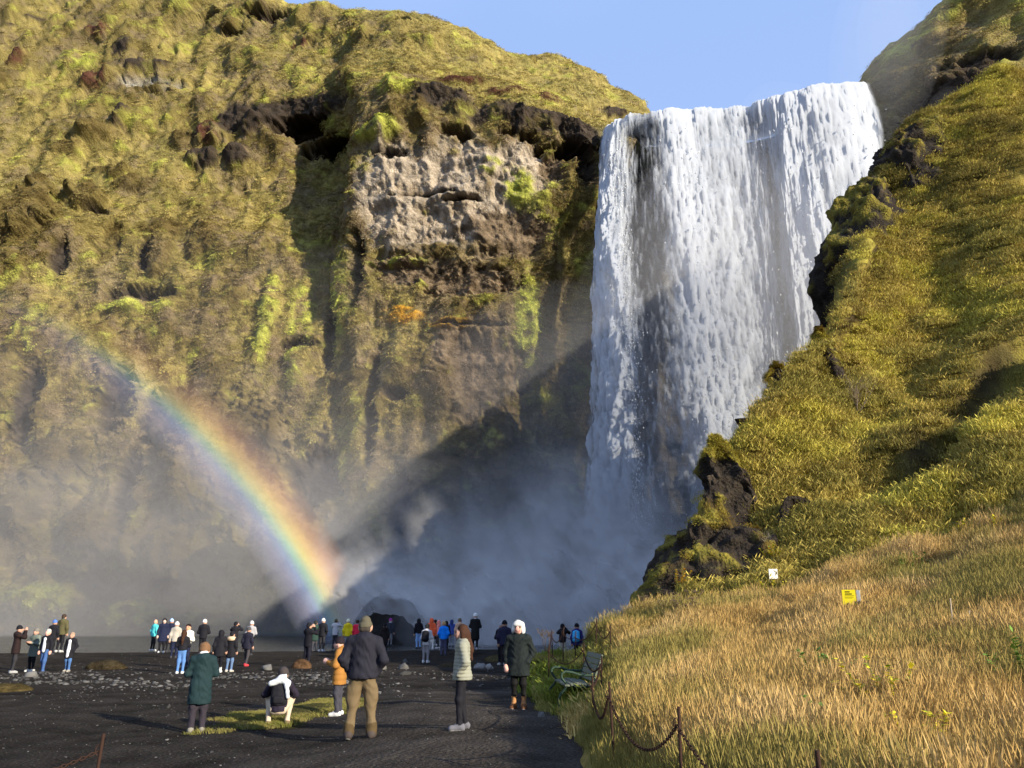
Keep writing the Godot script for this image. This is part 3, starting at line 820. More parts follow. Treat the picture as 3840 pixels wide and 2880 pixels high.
# ---------------------------------------------------------------- water
func build_river() -> void:
	var w := 160
	var h := 90
	var pos := PackedVector3Array()
	for i in w:
		for k in h:
			var x := -150.0 + 210.0 * i / (w - 1)
			var z := -44.0 - 46.0 * k / (h - 1)
			var y := -0.36 + 0.30 * smoothstep(-60.0, -88.0, z)
			y += 0.03 * noise_c.get_noise_2d(x * 0.7, z * 1.4)
			pos.append(Vector3(x, y, z))
	var o := put(grid_mesh(pos, grid_normals(pos, w, h), PackedColorArray(), w, h), "river", M.river_water)
	tag(o, "shallow grey river below the falls", "", "", "structure")
	# black gravel mound by the plunge pool
	pos = PackedVector3Array()
	var col := PackedColorArray()
	w = 90
	h = 60
	for i in w:
		for k in h:
			var x := -15.5 + 16.0 * i / (w - 1)
			var z := -58.0 - 14.0 * k / (h - 1)
			var e := Vector2((x + 10.6) / (3.4 if x < -10.6 else 7.4), (z + 65.0) / 6.0).length() + 0.12 * noise_a.get_noise_2d(x * 5.0, z * 5.0)
			e = clampf(e, 0.0, 1.0)
			var y := -0.8 + 2.3 * (0.5 + 0.5 * cos(PI * e)) + 1.8 * (1.0 - e * e)
			y += 0.25 * noise_a.get_noise_2d(x * 4.0, z * 4.0) + 0.06 * noise_c.get_noise_2d(x * 3.0, z * 3.0)
			pos.append(Vector3(x, y, z))
			var v := 0.032 + 0.014 * noise_c.get_noise_2d(x * 2.0, z * 2.0)
			col.append(Color(v * 1.1, v, v * 0.92))
	o = put(grid_mesh(pos, grid_normals(pos, w, h), col, w, h), "gravel_mound", M.sand)
	tag(o, "rounded black gravel mound by the plunge pool", "", "", "structure")


func lip_at(s: float) -> Vector3:
	var row: Array = LIP[0]
	var n := row.size() / 3
	var f := clampf(s, 0.0, 1.0) * (n - 1)
	var k := mini(int(f), n - 2)
	var get_at := func(i: int) -> Vector3: return Vector3(row[i * 3], row[i * 3 + 1], row[i * 3 + 2])
	return spline(get_at.call(maxi(k - 1, 0)), get_at.call(k), get_at.call(k + 1), get_at.call(mini(k + 2, n - 1)), f - k)


func flow(s: float, fall: float) -> float:
	# how much water comes down at that place: thick columns with thin veils between
	var sh := s - 0.025 * fall
	var v := 0.85 * exp(-pow((sh - 0.07) / 0.075, 2.0))
	v += 0.95 * exp(-pow((sh - 0.335) / 0.06, 2.0))
	v += 0.55 * exp(-pow((sh - 0.47) / 0.07, 2.0))
	v += 0.62 * smoothstep(0.50, 0.66, sh)
	v += 0.25 * exp(-pow((sh - 0.74) / 0.05, 2.0)) + 0.2 * exp(-pow((sh - 0.92) / 0.06, 2.0))
	v -= 0.3 * exp(-pow((sh - 0.585) / 0.03, 2.0)) * smoothstep(0.1, 0.3, fall)
	v += 0.4 * (1.0 - smoothstep(0.0, 0.08, fall))
	v -= 0.14 * exp(-pow((sh - 0.205) / 0.05, 2.0))
	return v


func build_waterfall() -> void:
	var root := base("waterfall")
	tag(root, "broad white waterfall plunging over the cliff", "", "", "structure")
	var row := PackedVector3Array()
	var w := 300
	for i in w:
		row.append(lip_at(1.0 - float(i) / (w - 1)))
	for layer in 3:
		var h := 470
		var pos := PackedVector3Array()
		var col := PackedColorArray()
		var skip := PackedByteArray()
		for i in w:
			var s := 1.0 - float(i) / (w - 1)
			var p := row[i]
			var tg := row[mini(i + 1, w - 1)] - row[maxi(i - 1, 0)]
			var out := Vector3(-tg.z, 0, tg.x).normalized()
			if out.z < 0.0:
				out = -out
			for k in h:
				# the first rows run level over the lip, the rest fall
				var t := float(k - 26) / (h - 27)
				var fall := maxf(t, 0.0)
				var drop := 58.5 * pow(fall, 1.15)
				var back := maxf(-t, 0.0) * 90.0
				var x := s * 29.0
				var stretch := 0.34 / (0.5 + fall)
				var n1 := noise_a.get_noise_3d(x * 7.0, drop * 4.2 * stretch, layer * 31.0)
				var warp := 1.2 * n1
				var n2 := noise_c.get_noise_3d(x * 2.6 + warp * 0.5, drop * (0.12 + 0.30 * fall) + warp * (0.4 + fall), layer * 17.0 + 4.0)
				var n3 := noise_c.get_noise_3d(x * 7.0, drop * (0.35 + 0.8 * fall) + n2, layer * 11.0 + 8.0)
				var calm := 1.0 - 0.45 * smoothstep(0.5, 0.7, s)
				n2 *= calm
				n3 *= calm
				var thick: float = 1.15 * flow(s, fall) - 0.12 + 0.5 * n1 + (0.42 + 0.4 * fall) * n2 + 0.46 * n3 + [-0.05, -0.08, 0.1][layer]
				var edge := minf(s, 1.0 - s) * 29.0 - 0.5 * (n2 + 0.2) * smoothstep(0.0, 0.2, fall) - 0.2
				var a := smoothstep(-0.15, 0.95, thick) * smoothstep(-0.1, 0.45, edge)
				a *= 1.0 - 0.55 * smoothstep(0.72, 1.0, fall)
				if back > 0.0:
					a = smoothstep(0.0, 0.5, edge + 0.2)
				var push := 0.6 * sqrt(drop) + 0.6 * n1 + (0.12 + 0.25 * fall) * n2 + 0.10 * n3 + 0.4 * clampf(thick, 0.0, 1.2) - 0.7 * layer
				var y := p.y - drop
				if back > 0.0:
					y += 0.35 * (1.0 - exp(-back * 0.6)) + 0.08 * n2
					push = -back + 0.2 * n2 - 0.7 * layer
					y -= 0.25 * layer
				var drift := -0.9 * fall * fall * smoothstep(0.2, 0.0, s)
				pos.append(Vector3(p.x + drift, y, p.z) + out * push)
				col.append(Color(0.555, 0.58, 0.605, a * 0.9))
				skip.append(1 if a < 0.02 else 0)
		# broken water scatters light like a cloud: its facets average out towards the open air
		var nrm := grid_normals(pos, w, h)
		for i in nrm.size():
			nrm[i] = (nrm[i] + Vector3(0.3, 0.9, 2.2)).normalized()
		put(grid_mesh(pos, nrm, col, w, h, skip), "water_curtain", M.falling_water, root)
	# veils of spray thrown up round the foot
	for q in 26:
		var cx := -9.0 + 44.0 * fmod(q * 0.382, 1.0) + rng.randfn() * 1.0
		var cz := -73.0 + 14.0 * q / 25.0 + 0.05 * cx
		var wide := 12.0 + 9.0 * rng.randf()
		var high := 9.0 + 11.0 * rng.randf() * smoothstep(-12.0, 16.0, cx)
		var slant := -0.35 - 0.35 * rng.randf()
		var vw := 60
		var vh := 50
		var vp := PackedVector3Array()
		var vc := PackedColorArray()
		for i in vw:
			for k in vh:
				var fx := 2.0 * i / (vw - 1) - 1.0
				var fy := float(k) / (vh - 1)
				var p := Vector3(cx + fx * wide * 0.5 * (0.7 + 0.5 * fy) + slant * fy * high, fy * high - 0.5, cz + 2.5 * fx * fx)
				var n := noise_a.get_noise_3d(p.x * 2.6, p.y * 2.0, p.z + q * 9.0)
				var n2 := noise_c.get_noise_3d(p.x * 0.9 + p.y * 0.3, p.y * 0.5, q * 7.0)
				var a := smoothstep(1.0, 0.15, Vector2(fx, fy * 1.05).length() + 0.5 * n + 0.2 * n2) * (0.46 + 0.36 * n + 0.2 * n2)
				p.z += 2.2 * n + 0.8 * n2
				vp.append(p)
				vc.append(Color(0.72, 0.70, 0.67, clampf(a, 0.0, 0.6)))
		var vn := grid_normals(vp, vw, vh)
		for i in vn.size():
			vn[i] = (vn[i] * 0.4 + Vector3(0.1, 0.9, 0.6)).normalized()
		put(grid_mesh(vp, vn, vc, vw, vh), "spray_veil", M.falling_water, root)
	# torn shreds of water along the columns and edges
	var drop_mesh := shred()
	var spots := []
	for i in 9000:
		var s := rng.randf()
		if rng.randf() < 0.4:
			s = pow(rng.randf(), 2.0) * 0.1
		var fall := 0.08 + 0.9 * pow(rng.randf(), 0.7)
		var f := flow(s, fall)
		if rng.randf() > f * 0.9:
			continue
		var p := lip_at(s)
		var d := 58.0 * pow(fall, 1.15)
		var push := 0.6 * sqrt(d) + 0.4 + rng.randfn() * 0.5 + 0.5 * f
		var q := Vector3(p.x - 0.3 + rng.randfn() * 0.4, p.y - d, p.z + push)
		var sc := 0.03 + 0.07 * pow(rng.randf(), 2.0)
		var bs := Basis.from_euler(Vector3(rng.randf() * 0.5, rng.randf() * TAU, rng.randf() * 0.5)).scaled_local(Vector3(sc, sc * (1.0 + 1.6 * rng.randf()), sc))
		spots.append(Transform3D(bs, q))
	scatter("flying_drops", drop_mesh, M.drops, spots, [], "white shreds of water flying off the falls")


func shred() -> ArrayMesh:
	var s := SphereMesh.new()
	s.radial_segments = 7
	s.rings = 4
	s.radius = 1.0
	s.height = 2.0
	var arr := s.get_mesh_arrays()
	var v: PackedVector3Array = arr[Mesh.ARRAY_VERTEX]
	for i in v.size():
		v[i] = v[i] * (0.75 + 0.9 * noise_c.get_noise_3dv(v[i] * 2.0))
	arr[Mesh.ARRAY_VERTEX] = v
	var m := ArrayMesh.new()
	m.add_surface_from_arrays(Mesh.PRIMITIVE_TRIANGLES, arr)
	return m


func scatter(name_of: String, mesh: Mesh, material: Material, spots: Array, colors: Array, label: String) -> void:
	if spots.is_empty():
		return
	var mm := MultiMesh.new()
	mm.transform_format = MultiMesh.TRANSFORM_3D
	mm.use_colors = colors.size() > 0
	mm.mesh = mesh
	mm.instance_count = spots.size()
	for i in spots.size():
		mm.set_instance_transform(i, spots[i])
		if colors.size():
			mm.set_instance_color(i, colors[i])
	var o := MultiMeshInstance3D.new()
	o.name = called(name_of)
	o.multimesh = mm
	o.material_override = material
	add_child(o)
	tag(o, label, "", "", "stuff")


# ---------------------------------------------------------------- spray in the air
func build_mist() -> void:
	var root := base("mist")
	tag(root, "spray drifting up from the plunge pool", "", "", "stuff")
	var banks := [
		# x, y, z, width, height, depth, density, puffs
		[24, 3, -67, 42, 18, 12, 0.026, 7], [14, 6, -69, 34, 24, 10, 0.018, 5], [28, 16, -67, 28, 44, 10, 0.014, 6], [4, 4, -71, 40, 18, 10, 0.022, 6], [10, 14, -72, 24, 30, 9, 0.010, 4],
		[-20, 4, -77, 60, 22, 9, 0.020, 7], [-42, 5, -77, 50, 24, 9, 0.016, 6], [-62, 5, -76, 40, 22, 9, 0.012, 4], [-7, 2, -58, 22, 8, 5, 0.030, 3], [-34, 16, -79, 78, 36, 7, 0.007, 6],
		[44, 40, -64, 20, 50, 8, 0.016, 5], [38, 24, -64, 20, 44, 8, 0.020, 3],
	]
	var made := {}
	var air := RandomNumberGenerator.new()
	air.seed = 77
	for p: Array in banks:
		for q in int(p[7]):
			var at := Vector3(p[0] + p[3] * (air.randf() - 0.5) * 0.8, p[1] + p[4] * (air.randf() - 0.5) * 0.7, p[2] + p[5] * (air.randf() - 0.5) * 0.4)
			var size := Vector3(p[3] * (0.35 + 0.4 * air.randf()), p[4] * (0.4 + 0.5 * air.randf()), p[5] * (0.6 + 0.4 * air.randf()))
			for shell in (2 if p[6] > 0.013 else 1):
				var f := FogVolume.new()
				f.name = "mist_puff"
				f.shape = RenderingServer.FOG_VOLUME_SHAPE_ELLIPSOID
				f.size = size * (1.25 - 0.55 * shell)
				f.position = at
				f.rotation = Vector3(0, 0, (air.randf() - 0.5) * 0.7)
				if not made.has(p[6]):
					var m := FogMaterial.new()
					m.density = p[6] * (0.5 if p[6] > 0.013 else 0.8)
					m.albedo = Color(0.99, 0.99, 1.0)
					made[p[6]] = m
				f.material = made[p[6]]
				root.add_child(f, true)


# the bow stands in the spray on a circle round the line from the sun past the viewer
func build_rainbow() -> void:
	var axis := Vector3(-0.724, -0.326, -0.608).normalized()
	var reach := 50.0
	var centre := Vector3(0, 1.87, 0) + axis * reach
	var e1 := Vector3.UP - axis * axis.y
	e1 = e1.normalized()
	var e2 := axis.cross(e1).normalized()
	var stops := [[38.6, Color(0.62, 0.64, 0.80), 0.0], [39.9, Color(0.50, 0.52, 0.82), 0.22], [40.5, Color(0.38, 0.52, 0.86), 0.36], [41.0, Color(0.46, 0.78, 0.62), 0.40], [41.5, Color(0.88, 0.82, 0.32), 0.44], [42.0, Color(0.96, 0.64, 0.22), 0.42], [42.7, Color(0.85, 0.42, 0.20), 0.26], [44.0, Color(0.65, 0.34, 0.20), 0.0]]
	var w := 160
	var h := 36
	var pos := PackedVector3Array()
	var col := PackedColorArray()
	for i in w:
		var an := deg_to_rad(lerpf(112.0, 8.0, float(i) / (w - 1)))
		for k in h:
			var f := float(k) / (h - 1) * (stops.size() - 1)
			var q := mini(int(f), stops.size() - 2)
			var t := f - q
			var deg: float = lerpf(stops[q][0], stops[q + 1][0], t)
			var c: Color = stops[q][1].lerp(stops[q + 1][1], t)
			var a: float = lerpf(stops[q][2], stops[q + 1][2], t)
			var rad := reach * tan(deg_to_rad(deg))
			var p := centre + (e1 * cos(an) + e2 * sin(an)) * rad
			var n := noise_a.get_noise_3dv(p * 1.5)
			a *= 1.1 * smoothstep(27.0, 4.0, p.y + 3.0 * n) * smoothstep(-1.0, 0.6, p.y) * (0.8 + 0.6 * n)
			pos.append(p)
			col.append(Color(c.r * 0.7, c.g * 0.7, c.b * 0.7, a))
	var root := base("rainbow")
	tag(root, "rainbow arching down through the spray to the river", "rainbow")
	put(grid_mesh(pos, grid_normals(pos, w, h), col, w, h), "colour_band", M.spectrum, root)


# ---------------------------------------------------------------- grass and leaves
func blades(n: int, radius: float, lo: float, hi: float, width: float, lean: float, heads: float, seed_value: int) -> ArrayMesh:
	var r := RandomNumberGenerator.new()
	r.seed = seed_value
	var v := PackedVector3Array()
	var nn := PackedVector3Array()
	var cc := PackedColorArray()
	var idx := PackedInt32Array()
	for i in n:
		var an := r.randf() * TAU
		var rr := sqrt(r.randf()) * radius
		var b := Vector3(cos(an) * rr, -0.05, sin(an) * rr)
		var hh := lerpf(lo, hi, r.randf()) * (1.0 - 0.35 * rr / radius)
		var da := r.randf() * TAU
		var dir := Vector3(cos(da), 0, sin(da)) * lean * (0.3 + r.randf())
		var side := Vector3(-sin(da + 0.7), 0, cos(da + 0.7)) * width * (0.6 + 0.8 * r.randf()) * 0.5
		var mid := b + Vector3(0, hh * 0.55, 0) + dir * hh * 0.3
		var top := b + Vector3(0, hh * (1.0 - 0.3 * lean), 0) + dir * hh
		var nv := side.cross(top - b).normalized()
		var k := v.size()
		v.append_array([b - side, b + side, mid - side * 0.8, mid + side * 0.8, top])
		var tint := 0.55 + 0.9 * r.randf()
		var warm := 0.9 + 0.2 * r.randf()
		for j in 5:
			nn.append(nv)
			cc.append(Color(tint, tint * warm, tint * (0.8 + 0.3 * r.randf())))
		idx.append_array([k, k + 2, k + 1, k + 1, k + 2, k + 3, k + 2, k + 4, k + 3])
		if r.randf() < heads:
			# a seed head
			k = v.size()
			var up := (top - mid).normalized()
			var s2 := side.normalized() * width * 1.6
			v.append_array([top - up * 0.02, top + up * 0.06 + s2, top + up * 0.14, top + up * 0.06 - s2])
			for j in 4:
				nn.append(nv)
				cc.append(Color(1.15, 1.1, 1.2))
			idx.append_array([k, k + 2, k + 1, k, k + 3, k + 2])
	var arr := []
	arr.resize(Mesh.ARRAY_MAX)
	arr[Mesh.ARRAY_VERTEX] = v
	arr[Mesh.ARRAY_NORMAL] = nn
	arr[Mesh.ARRAY_COLOR] = cc
	arr[Mesh.ARRAY_INDEX] = idx
	var m := ArrayMesh.new()
	m.add_surface_from_arrays(Mesh.PRIMITIVE_TRIANGLES, arr)
	return m


func stand(p: Vector3, n: Vector3, upright: float, sc: float) -> Transform3D:
	var up := n.lerp(Vector3.UP, upright).normalized()
	var side := up.cross(Vector3(cos(rng.randf() * TAU), 0.3, sin(rng.randf() * TAU))).normalized()
	return Transform3D(Basis(side, up, side.cross(up)) * sc, p)


func fence_x(z: float) -> float:
	# where the chain fence runs
	var pts := [[-3.0, 2.2], [-5.1, 1.85], [-7.3, 1.44], [-9.6, 1.16], [-12.7, 1.24], [-14.9, 1.59], [-18.1, 1.56]]
	for i in pts.size() - 1:
		if z > pts[i + 1][0]:
			return lerpf(pts[i][1], pts[i + 1][1], clampf((z - pts[i][0]) / (pts[i + 1][0] - pts[i][0]), 0.0, 1.0))
	return 2.1


func build_cover() -> void:
	# turf and leaves on the cliff
	var kinds := [blades(90, 0.8, 0.15, 0.45, 0.045, 0.8, 0.0, 1), blades(80, 0.8, 0.12, 0.36, 0.06, 1.0, 0.0, 2), blades(60, 0.7, 0.1, 0.26, 0.09, 1.3, 0.0, 3)]
	var spots := [[], [], []]
	var cols := [[], [], []]
	for i in 40000:
		var k := rng.randi() % cliff_pos.size()
		var p := cliff_pos[k]
		if rng.randf() > cliff_veg[k] or p.y < -0.5 or p.z < -118.0 or p.x < -100.0:
			continue
		var j := rng.randi() % 3
		var c := cliff_col[k]
		var v := 0.75 + 0.75 * rng.randf()
		spots[j].append(stand(p, cliff_nrm[k], 0.45, 0.4 + 0.6 * rng.randf()))
		cols[j].append(Color(c.r * v, c.g * v, c.b * v))
	for j in 3:
		scatter("cliff_turf", kinds[j], M.leaves, spots[j], cols[j], "grass and low leaves covering the cliff")
	# rough grass on the hill
	spots = [[], [], []]
	cols = [[], [], []]
	kinds = [blades(170, 0.5, 0.12, 0.40, 0.012, 0.5, 0.08, 4), blades(150, 0.5, 0.1, 0.30, 0.016, 0.8, 0.0, 5), blades(120, 0.45, 0.08, 0.2, 0.026, 1.1, 0.0, 6)]
	for i in 40000:
		var k := rng.randi() % hill_pos.size()
		var p := hill_pos[k]
		if rng.randf() > hill_veg[k] or p.z > -13.0 or p.y < 0.05 or hill_nrm[k].y < 0.05:
			continue
		var j := rng.randi() % 3
		var c := hill_col[k]
		var v := 0.9 + 0.4 * rng.randf()
		var sc := 0.75 + 0.6 * rng.randf()
		if p.z < -22.0 and p.y < 2.2:
			sc *= 0.6
		spots[j].append(stand(p, hill_nrm[k], 0.7, sc))
		cols[j].append(Color(c.r * v, c.g * v, c.b * v))
	for s: Array in crag_spots:
		if rng.randf() < 0.16:
			spots[2].append(stand(s[0] - s[1] * 0.05, s[1], 0.3, 0.3 + 0.35 * rng.randf()))
			cols[2].append(s[2])
	for j in 3:
		scatter("hill_grass", kinds[j], M.leaves, spots[j], cols[j], "rough grass on the upper hill")
	# long straw-coloured grass beside the path
	spots = [[], [], []]
	cols = [[], [], []]
	kinds = [blades(380, 0.36, 0.35, 0.85, 0.0034, 0.20, 0.35, 7), blades(360, 0.36, 0.25, 0.72, 0.004, 0.32, 0.2, 8), blades(320, 0.36, 0.15, 0.45, 0.0055, 0.8, 0.0, 9)]
	for i in 18500:
		var z := -4.0 - 19.0 * pow(rng.randf(), 1.15)
		var line := fence_x(z)
		var lo := minf(1.15, line - 0.1) if z > -15.5 else 2.1
		var x := lo + rng.randf() * (0.85 * -z + 1.6 - lo)
		var y := land_y(x, z)
		var n := noise_a.get_noise_2d(x * 3.5, z * 3.5)
		var n2 := noise_a.get_noise_2d(x * 9.0 + 30.0, z * 9.0)
		var rim := 1.0 - smoothstep(0.05, 0.75, x - maxf(line, lo) + 0.35 * n)
		var j := 2 if rng.randf() < 0.08 + 0.85 * rim else rng.randi() % 2
		var c := Color(0.46, 0.295, 0.105).lerp(Color(0.37, 0.255, 0.09), rng.randf())
		c = c.lerp(Color(0.52, 0.37, 0.17), 0.7 * smoothstep(0.1, 0.5, n2))
		c = c.lerp(Color(0.20, 0.18, 0.05), 0.8 * smoothstep(0.05, 0.4, n + 0.25 * rng.randf() + 0.12 * smoothstep(-11.0, -6.0, z)))
		c = c.lerp(Color(0.19, 0.19, 0.045), rim * 0.7)
		var tall := (0.7 + 0.4 * rng.randf() + 0.25 * n2) * (1.0 - 0.42 * rim)
		spots[j].append(stand(Vector3(x, y, z), Vector3.UP, 0.9, tall))
		cols[j].append(c)
	for j in 3:
		scatter("long_grass", kinds[j], M.leaves, spots[j], cols[j], "long straw-coloured grass beside the path")

# ---------------------------------------------------------------- people
# A figure is a field of tapered limbs joined smoothly and meshed as one surface.
# limb: [from, to, radius from, radius to, colour, depth factor, lowest y, ridge height, ridge spacing]
func skin(limbs: Array, cell: float, k: float, folds := 0.0) -> ArrayMesh:
	var lo := Vector3(9, 9, 9)
	var hi := -lo
	for b: Array in limbs:
		var r: float = maxf(b[2], b[3]) + cell * 2.0
		for q: Vector3 in [b[0], b[1]]:
			lo = lo.min(q - Vector3(r, r, r))
			hi = hi.max(q + Vector3(r, r, r))
	var nx := int((hi.x - lo.x) / cell) + 2
	var ny := int((hi.y - lo.y) / cell) + 2
	var nz := int((hi.z - lo.z) / cell) + 2
	var field := PackedFloat32Array()
	field.resize(nx * ny * nz)
	var best := PackedFloat32Array()
	best.resize(nx * ny * nz)
	var whose := PackedInt32Array()
	whose.resize(nx * ny * nz)
	var reach := 2.6 / k
	for n in limbs.size():
		var b: Array = limbs[n]
		var a: Vector3 = b[0]
		var ab: Vector3 = b[1] - a
		var ra: float = b[2]
		var rb: float = b[3]
		var flat: float = b[5] if b.size() > 5 else 1.0
		var cut: float = b[6] if b.size() > 6 else -9.0
		var amp: float = b[7] if b.size() > 7 else 0.0
		var wave: float = TAU / b[8] if b.size() > 8 else 0.0
		var inv := 1.0 / maxf(ab.length_squared(), 1e-8)
		var m := maxf(ra, rb) + reach
		var p0 := (a.min(b[1]) - Vector3(m, m, m) - lo) / cell
		var p1 := (a.max(b[1]) + Vector3(m, m, m) - lo) / cell
		for x in range(maxi(0, int(p0.x)), mini(nx - 1, int(p1.x) + 1) + 1):
			for y in range(maxi(0, int(p0.y)), mini(ny - 1, int(p1.y) + 1) + 1):
				var py := lo.y + y * cell
				if py < cut - 0.02:
					continue
				var ridge := amp * absf(sin(py * wave * 0.5)) if amp > 0.0 else 0.0
				var row := (x * ny + y) * nz
				for z in range(maxi(0, int(p0.z)), mini(nz - 1, int(p1.z) + 1) + 1):
					var q := Vector3(lo.x + x * cell, py, lo.z + z * cell) - a
					var t := clampf(q.dot(ab) * inv, 0.0, 1.0)
					q -= ab * t
					q.z /= flat
					var d := q.length() - (ra + (rb - ra) * t) - ridge
					d = maxf(d, cut - py)
					if d < reach:
						var e := exp(-k * d)
						field[row + z] += e
						if e > best[row + z]:
							best[row + z] = e
							whose[row + z] = n
	# distances, then one vertex per crossed cell
	for i in field.size():
		field[i] = -log(maxf(field[i], 1e-4)) / k
	var at := PackedInt32Array()
	at.resize(field.size())
	at.fill(-1)
	var v := PackedVector3Array()
	var c := PackedColorArray()
	var sy := nz
	var sx := ny * nz
	var idx := PackedInt32Array()
	for x in nx - 1:
		for y in ny - 1:
			for z in nz - 1:
				var i := (x * ny + y) * nz + z
				var f0 := field[i] < 0.0
				var f1 := field[i + 1] < 0.0
				var f2 := field[i + sy] < 0.0
				var f3 := field[i + sy + 1] < 0.0
				var f4 := field[i + sx] < 0.0
				var f5 := field[i + sx + 1] < 0.0
				var f6 := field[i + sx + sy] < 0.0
				var f7 := field[i + sx + sy + 1] < 0.0
				if f0 == f1 and f0 == f2 and f0 == f3 and f0 == f4 and f0 == f5 and f0 == f6 and f0 == f7:
					continue
				var sum := Vector3.ZERO
				var cnt := 0
				for e: Array in EDGES:
					var ia: int = i + e[0].x * sx + e[0].y * sy + e[0].z
					var ib: int = i + e[1].x * sx + e[1].y * sy + e[1].z
					var da := field[ia]
					var db := field[ib]
					if (da < 0.0) != (db < 0.0):
						sum += Vector3(e[0]).lerp(Vector3(e[1]), clampf(da / (da - db), 0.05, 0.95))
						cnt += 1
				at[i] = v.size()
				v.append(lo + (Vector3(x, y, z) + sum / cnt) * cell)
				var w := i
				var wb := -1.0
				for o: int in [0, 1, sy, sy + 1, sx, sx + 1, sx + sy, sx + sy + 1]:
					if best[i + o] > wb:
						wb = best[i + o]
						w = i + o
				c.append(limbs[whose[w]][4])
				# a face for each crossed edge that starts at this corner
				if x > 0 and y > 0 and f0 != f1:
					face(idx, at[i - sx - sy], at[i - sy], at[i], at[i - sx], f0)
				if x > 0 and z > 0 and f0 != f2:
					face(idx, at[i - sx - 1], at[i - sx], at[i], at[i - 1], f0)
				if y > 0 and z > 0 and f0 != f4:
					face(idx, at[i - sy - 1], at[i - 1], at[i], at[i - sy], f0)
	# normals from the faces
	var nn := PackedVector3Array()
	nn.resize(v.size())
	for q in range(0, idx.size(), 3):
		var fn := (v[idx[q + 2]] - v[idx[q]]).cross(v[idx[q + 1]] - v[idx[q]])
		nn[idx[q]] += fn
		nn[idx[q + 1]] += fn
		nn[idx[q + 2]] += fn
	for i in nn.size():
		nn[i] = nn[i].normalized()
	if folds > 0.0:
		# creases of hanging cloth
		for i in v.size():
			var p := v[i]
			v[i] = p + nn[i] * folds * (noise_c.get_noise_3d(p.x * 9.0, p.y * 4.0 + p.x * 5.0, p.z * 9.0) + 0.5 * sin(p.y * 38.0 + 14.0 * noise_c.get_noise_3d(p.x * 3.0, p.y, p.z * 3.0)))
		for i in nn.size():
			nn[i] *= 0.0001
		for q in range(0, idx.size(), 3):
			var fn := (v[idx[q + 2]] - v[idx[q]]).cross(v[idx[q + 1]] - v[idx[q]])
			nn[idx[q]] += fn
			nn[idx[q + 1]] += fn
			nn[idx[q + 2]] += fn
		for i in nn.size():
			nn[i] = nn[i].normalized()
	var arr := []
	arr.resize(Mesh.ARRAY_MAX)
	arr[Mesh.ARRAY_VERTEX] = v
	arr[Mesh.ARRAY_NORMAL] = nn
	arr[Mesh.ARRAY_COLOR] = c
	arr[Mesh.ARRAY_INDEX] = idx
	var mesh := ArrayMesh.new()
	mesh.add_surface_from_arrays(Mesh.PRIMITIVE_TRIANGLES, arr)
	return mesh


const EDGES := [
	[Vector3i(0, 0, 0), Vector3i(0, 0, 1)], [Vector3i(0, 1, 0), Vector3i(0, 1, 1)], [Vector3i(1, 0, 0), Vector3i(1, 0, 1)], [Vector3i(1, 1, 0), Vector3i(1, 1, 1)],
	[Vector3i(0, 0, 0), Vector3i(0, 1, 0)], [Vector3i(0, 0, 1), Vector3i(0, 1, 1)], [Vector3i(1, 0, 0), Vector3i(1, 1, 0)], [Vector3i(1, 0, 1), Vector3i(1, 1, 1)],
	[Vector3i(0, 0, 0), Vector3i(1, 0, 0)], [Vector3i(0, 0, 1), Vector3i(1, 0, 1)], [Vector3i(0, 1, 0), Vector3i(1, 1, 0)], [Vector3i(0, 1, 1), Vector3i(1, 1, 1)],
]


func face(idx: PackedInt32Array, a: int, b: int, c: int, d: int, inside: bool) -> void:
	if a < 0 or b < 0 or c < 0 or d < 0:
		return
	if inside:
		idx.append_array([a, c, b, a, d, c])
	else:
		idx.append_array([a, b, c, a, c, d])


const SKIN := Color(0.44, 0.26, 0.19)
const INK := Color(0.013, 0.014, 0.017)
const NAVY := Color(0.014, 0.019, 0.042)
const DENIM := Color(0.09, 0.19, 0.42)
const CHARCOAL := Color(0.045, 0.045, 0.052)
const CHALK := Color(0.55, 0.55, 0.55)
const BROWN_HAIR := Color(0.045, 0.022, 0.014)
const ARMS := {
	# elbow and wrist of the right arm; the left one is mirrored
	"down": [Vector3(0.255, 1.13, 0.035), Vector3(0.265, 0.88, -0.03)],
	"pocket": [Vector3(0.272, 1.14, 0.055), Vector3(0.215, 0.93, -0.075)],
	"up": [Vector3(0.29, 1.34, -0.20), Vector3(0.085, 1.58, -0.235)],
	"front": [Vector3(0.26, 1.13, -0.03), Vector3(0.10, 1.19, -0.27)],
}


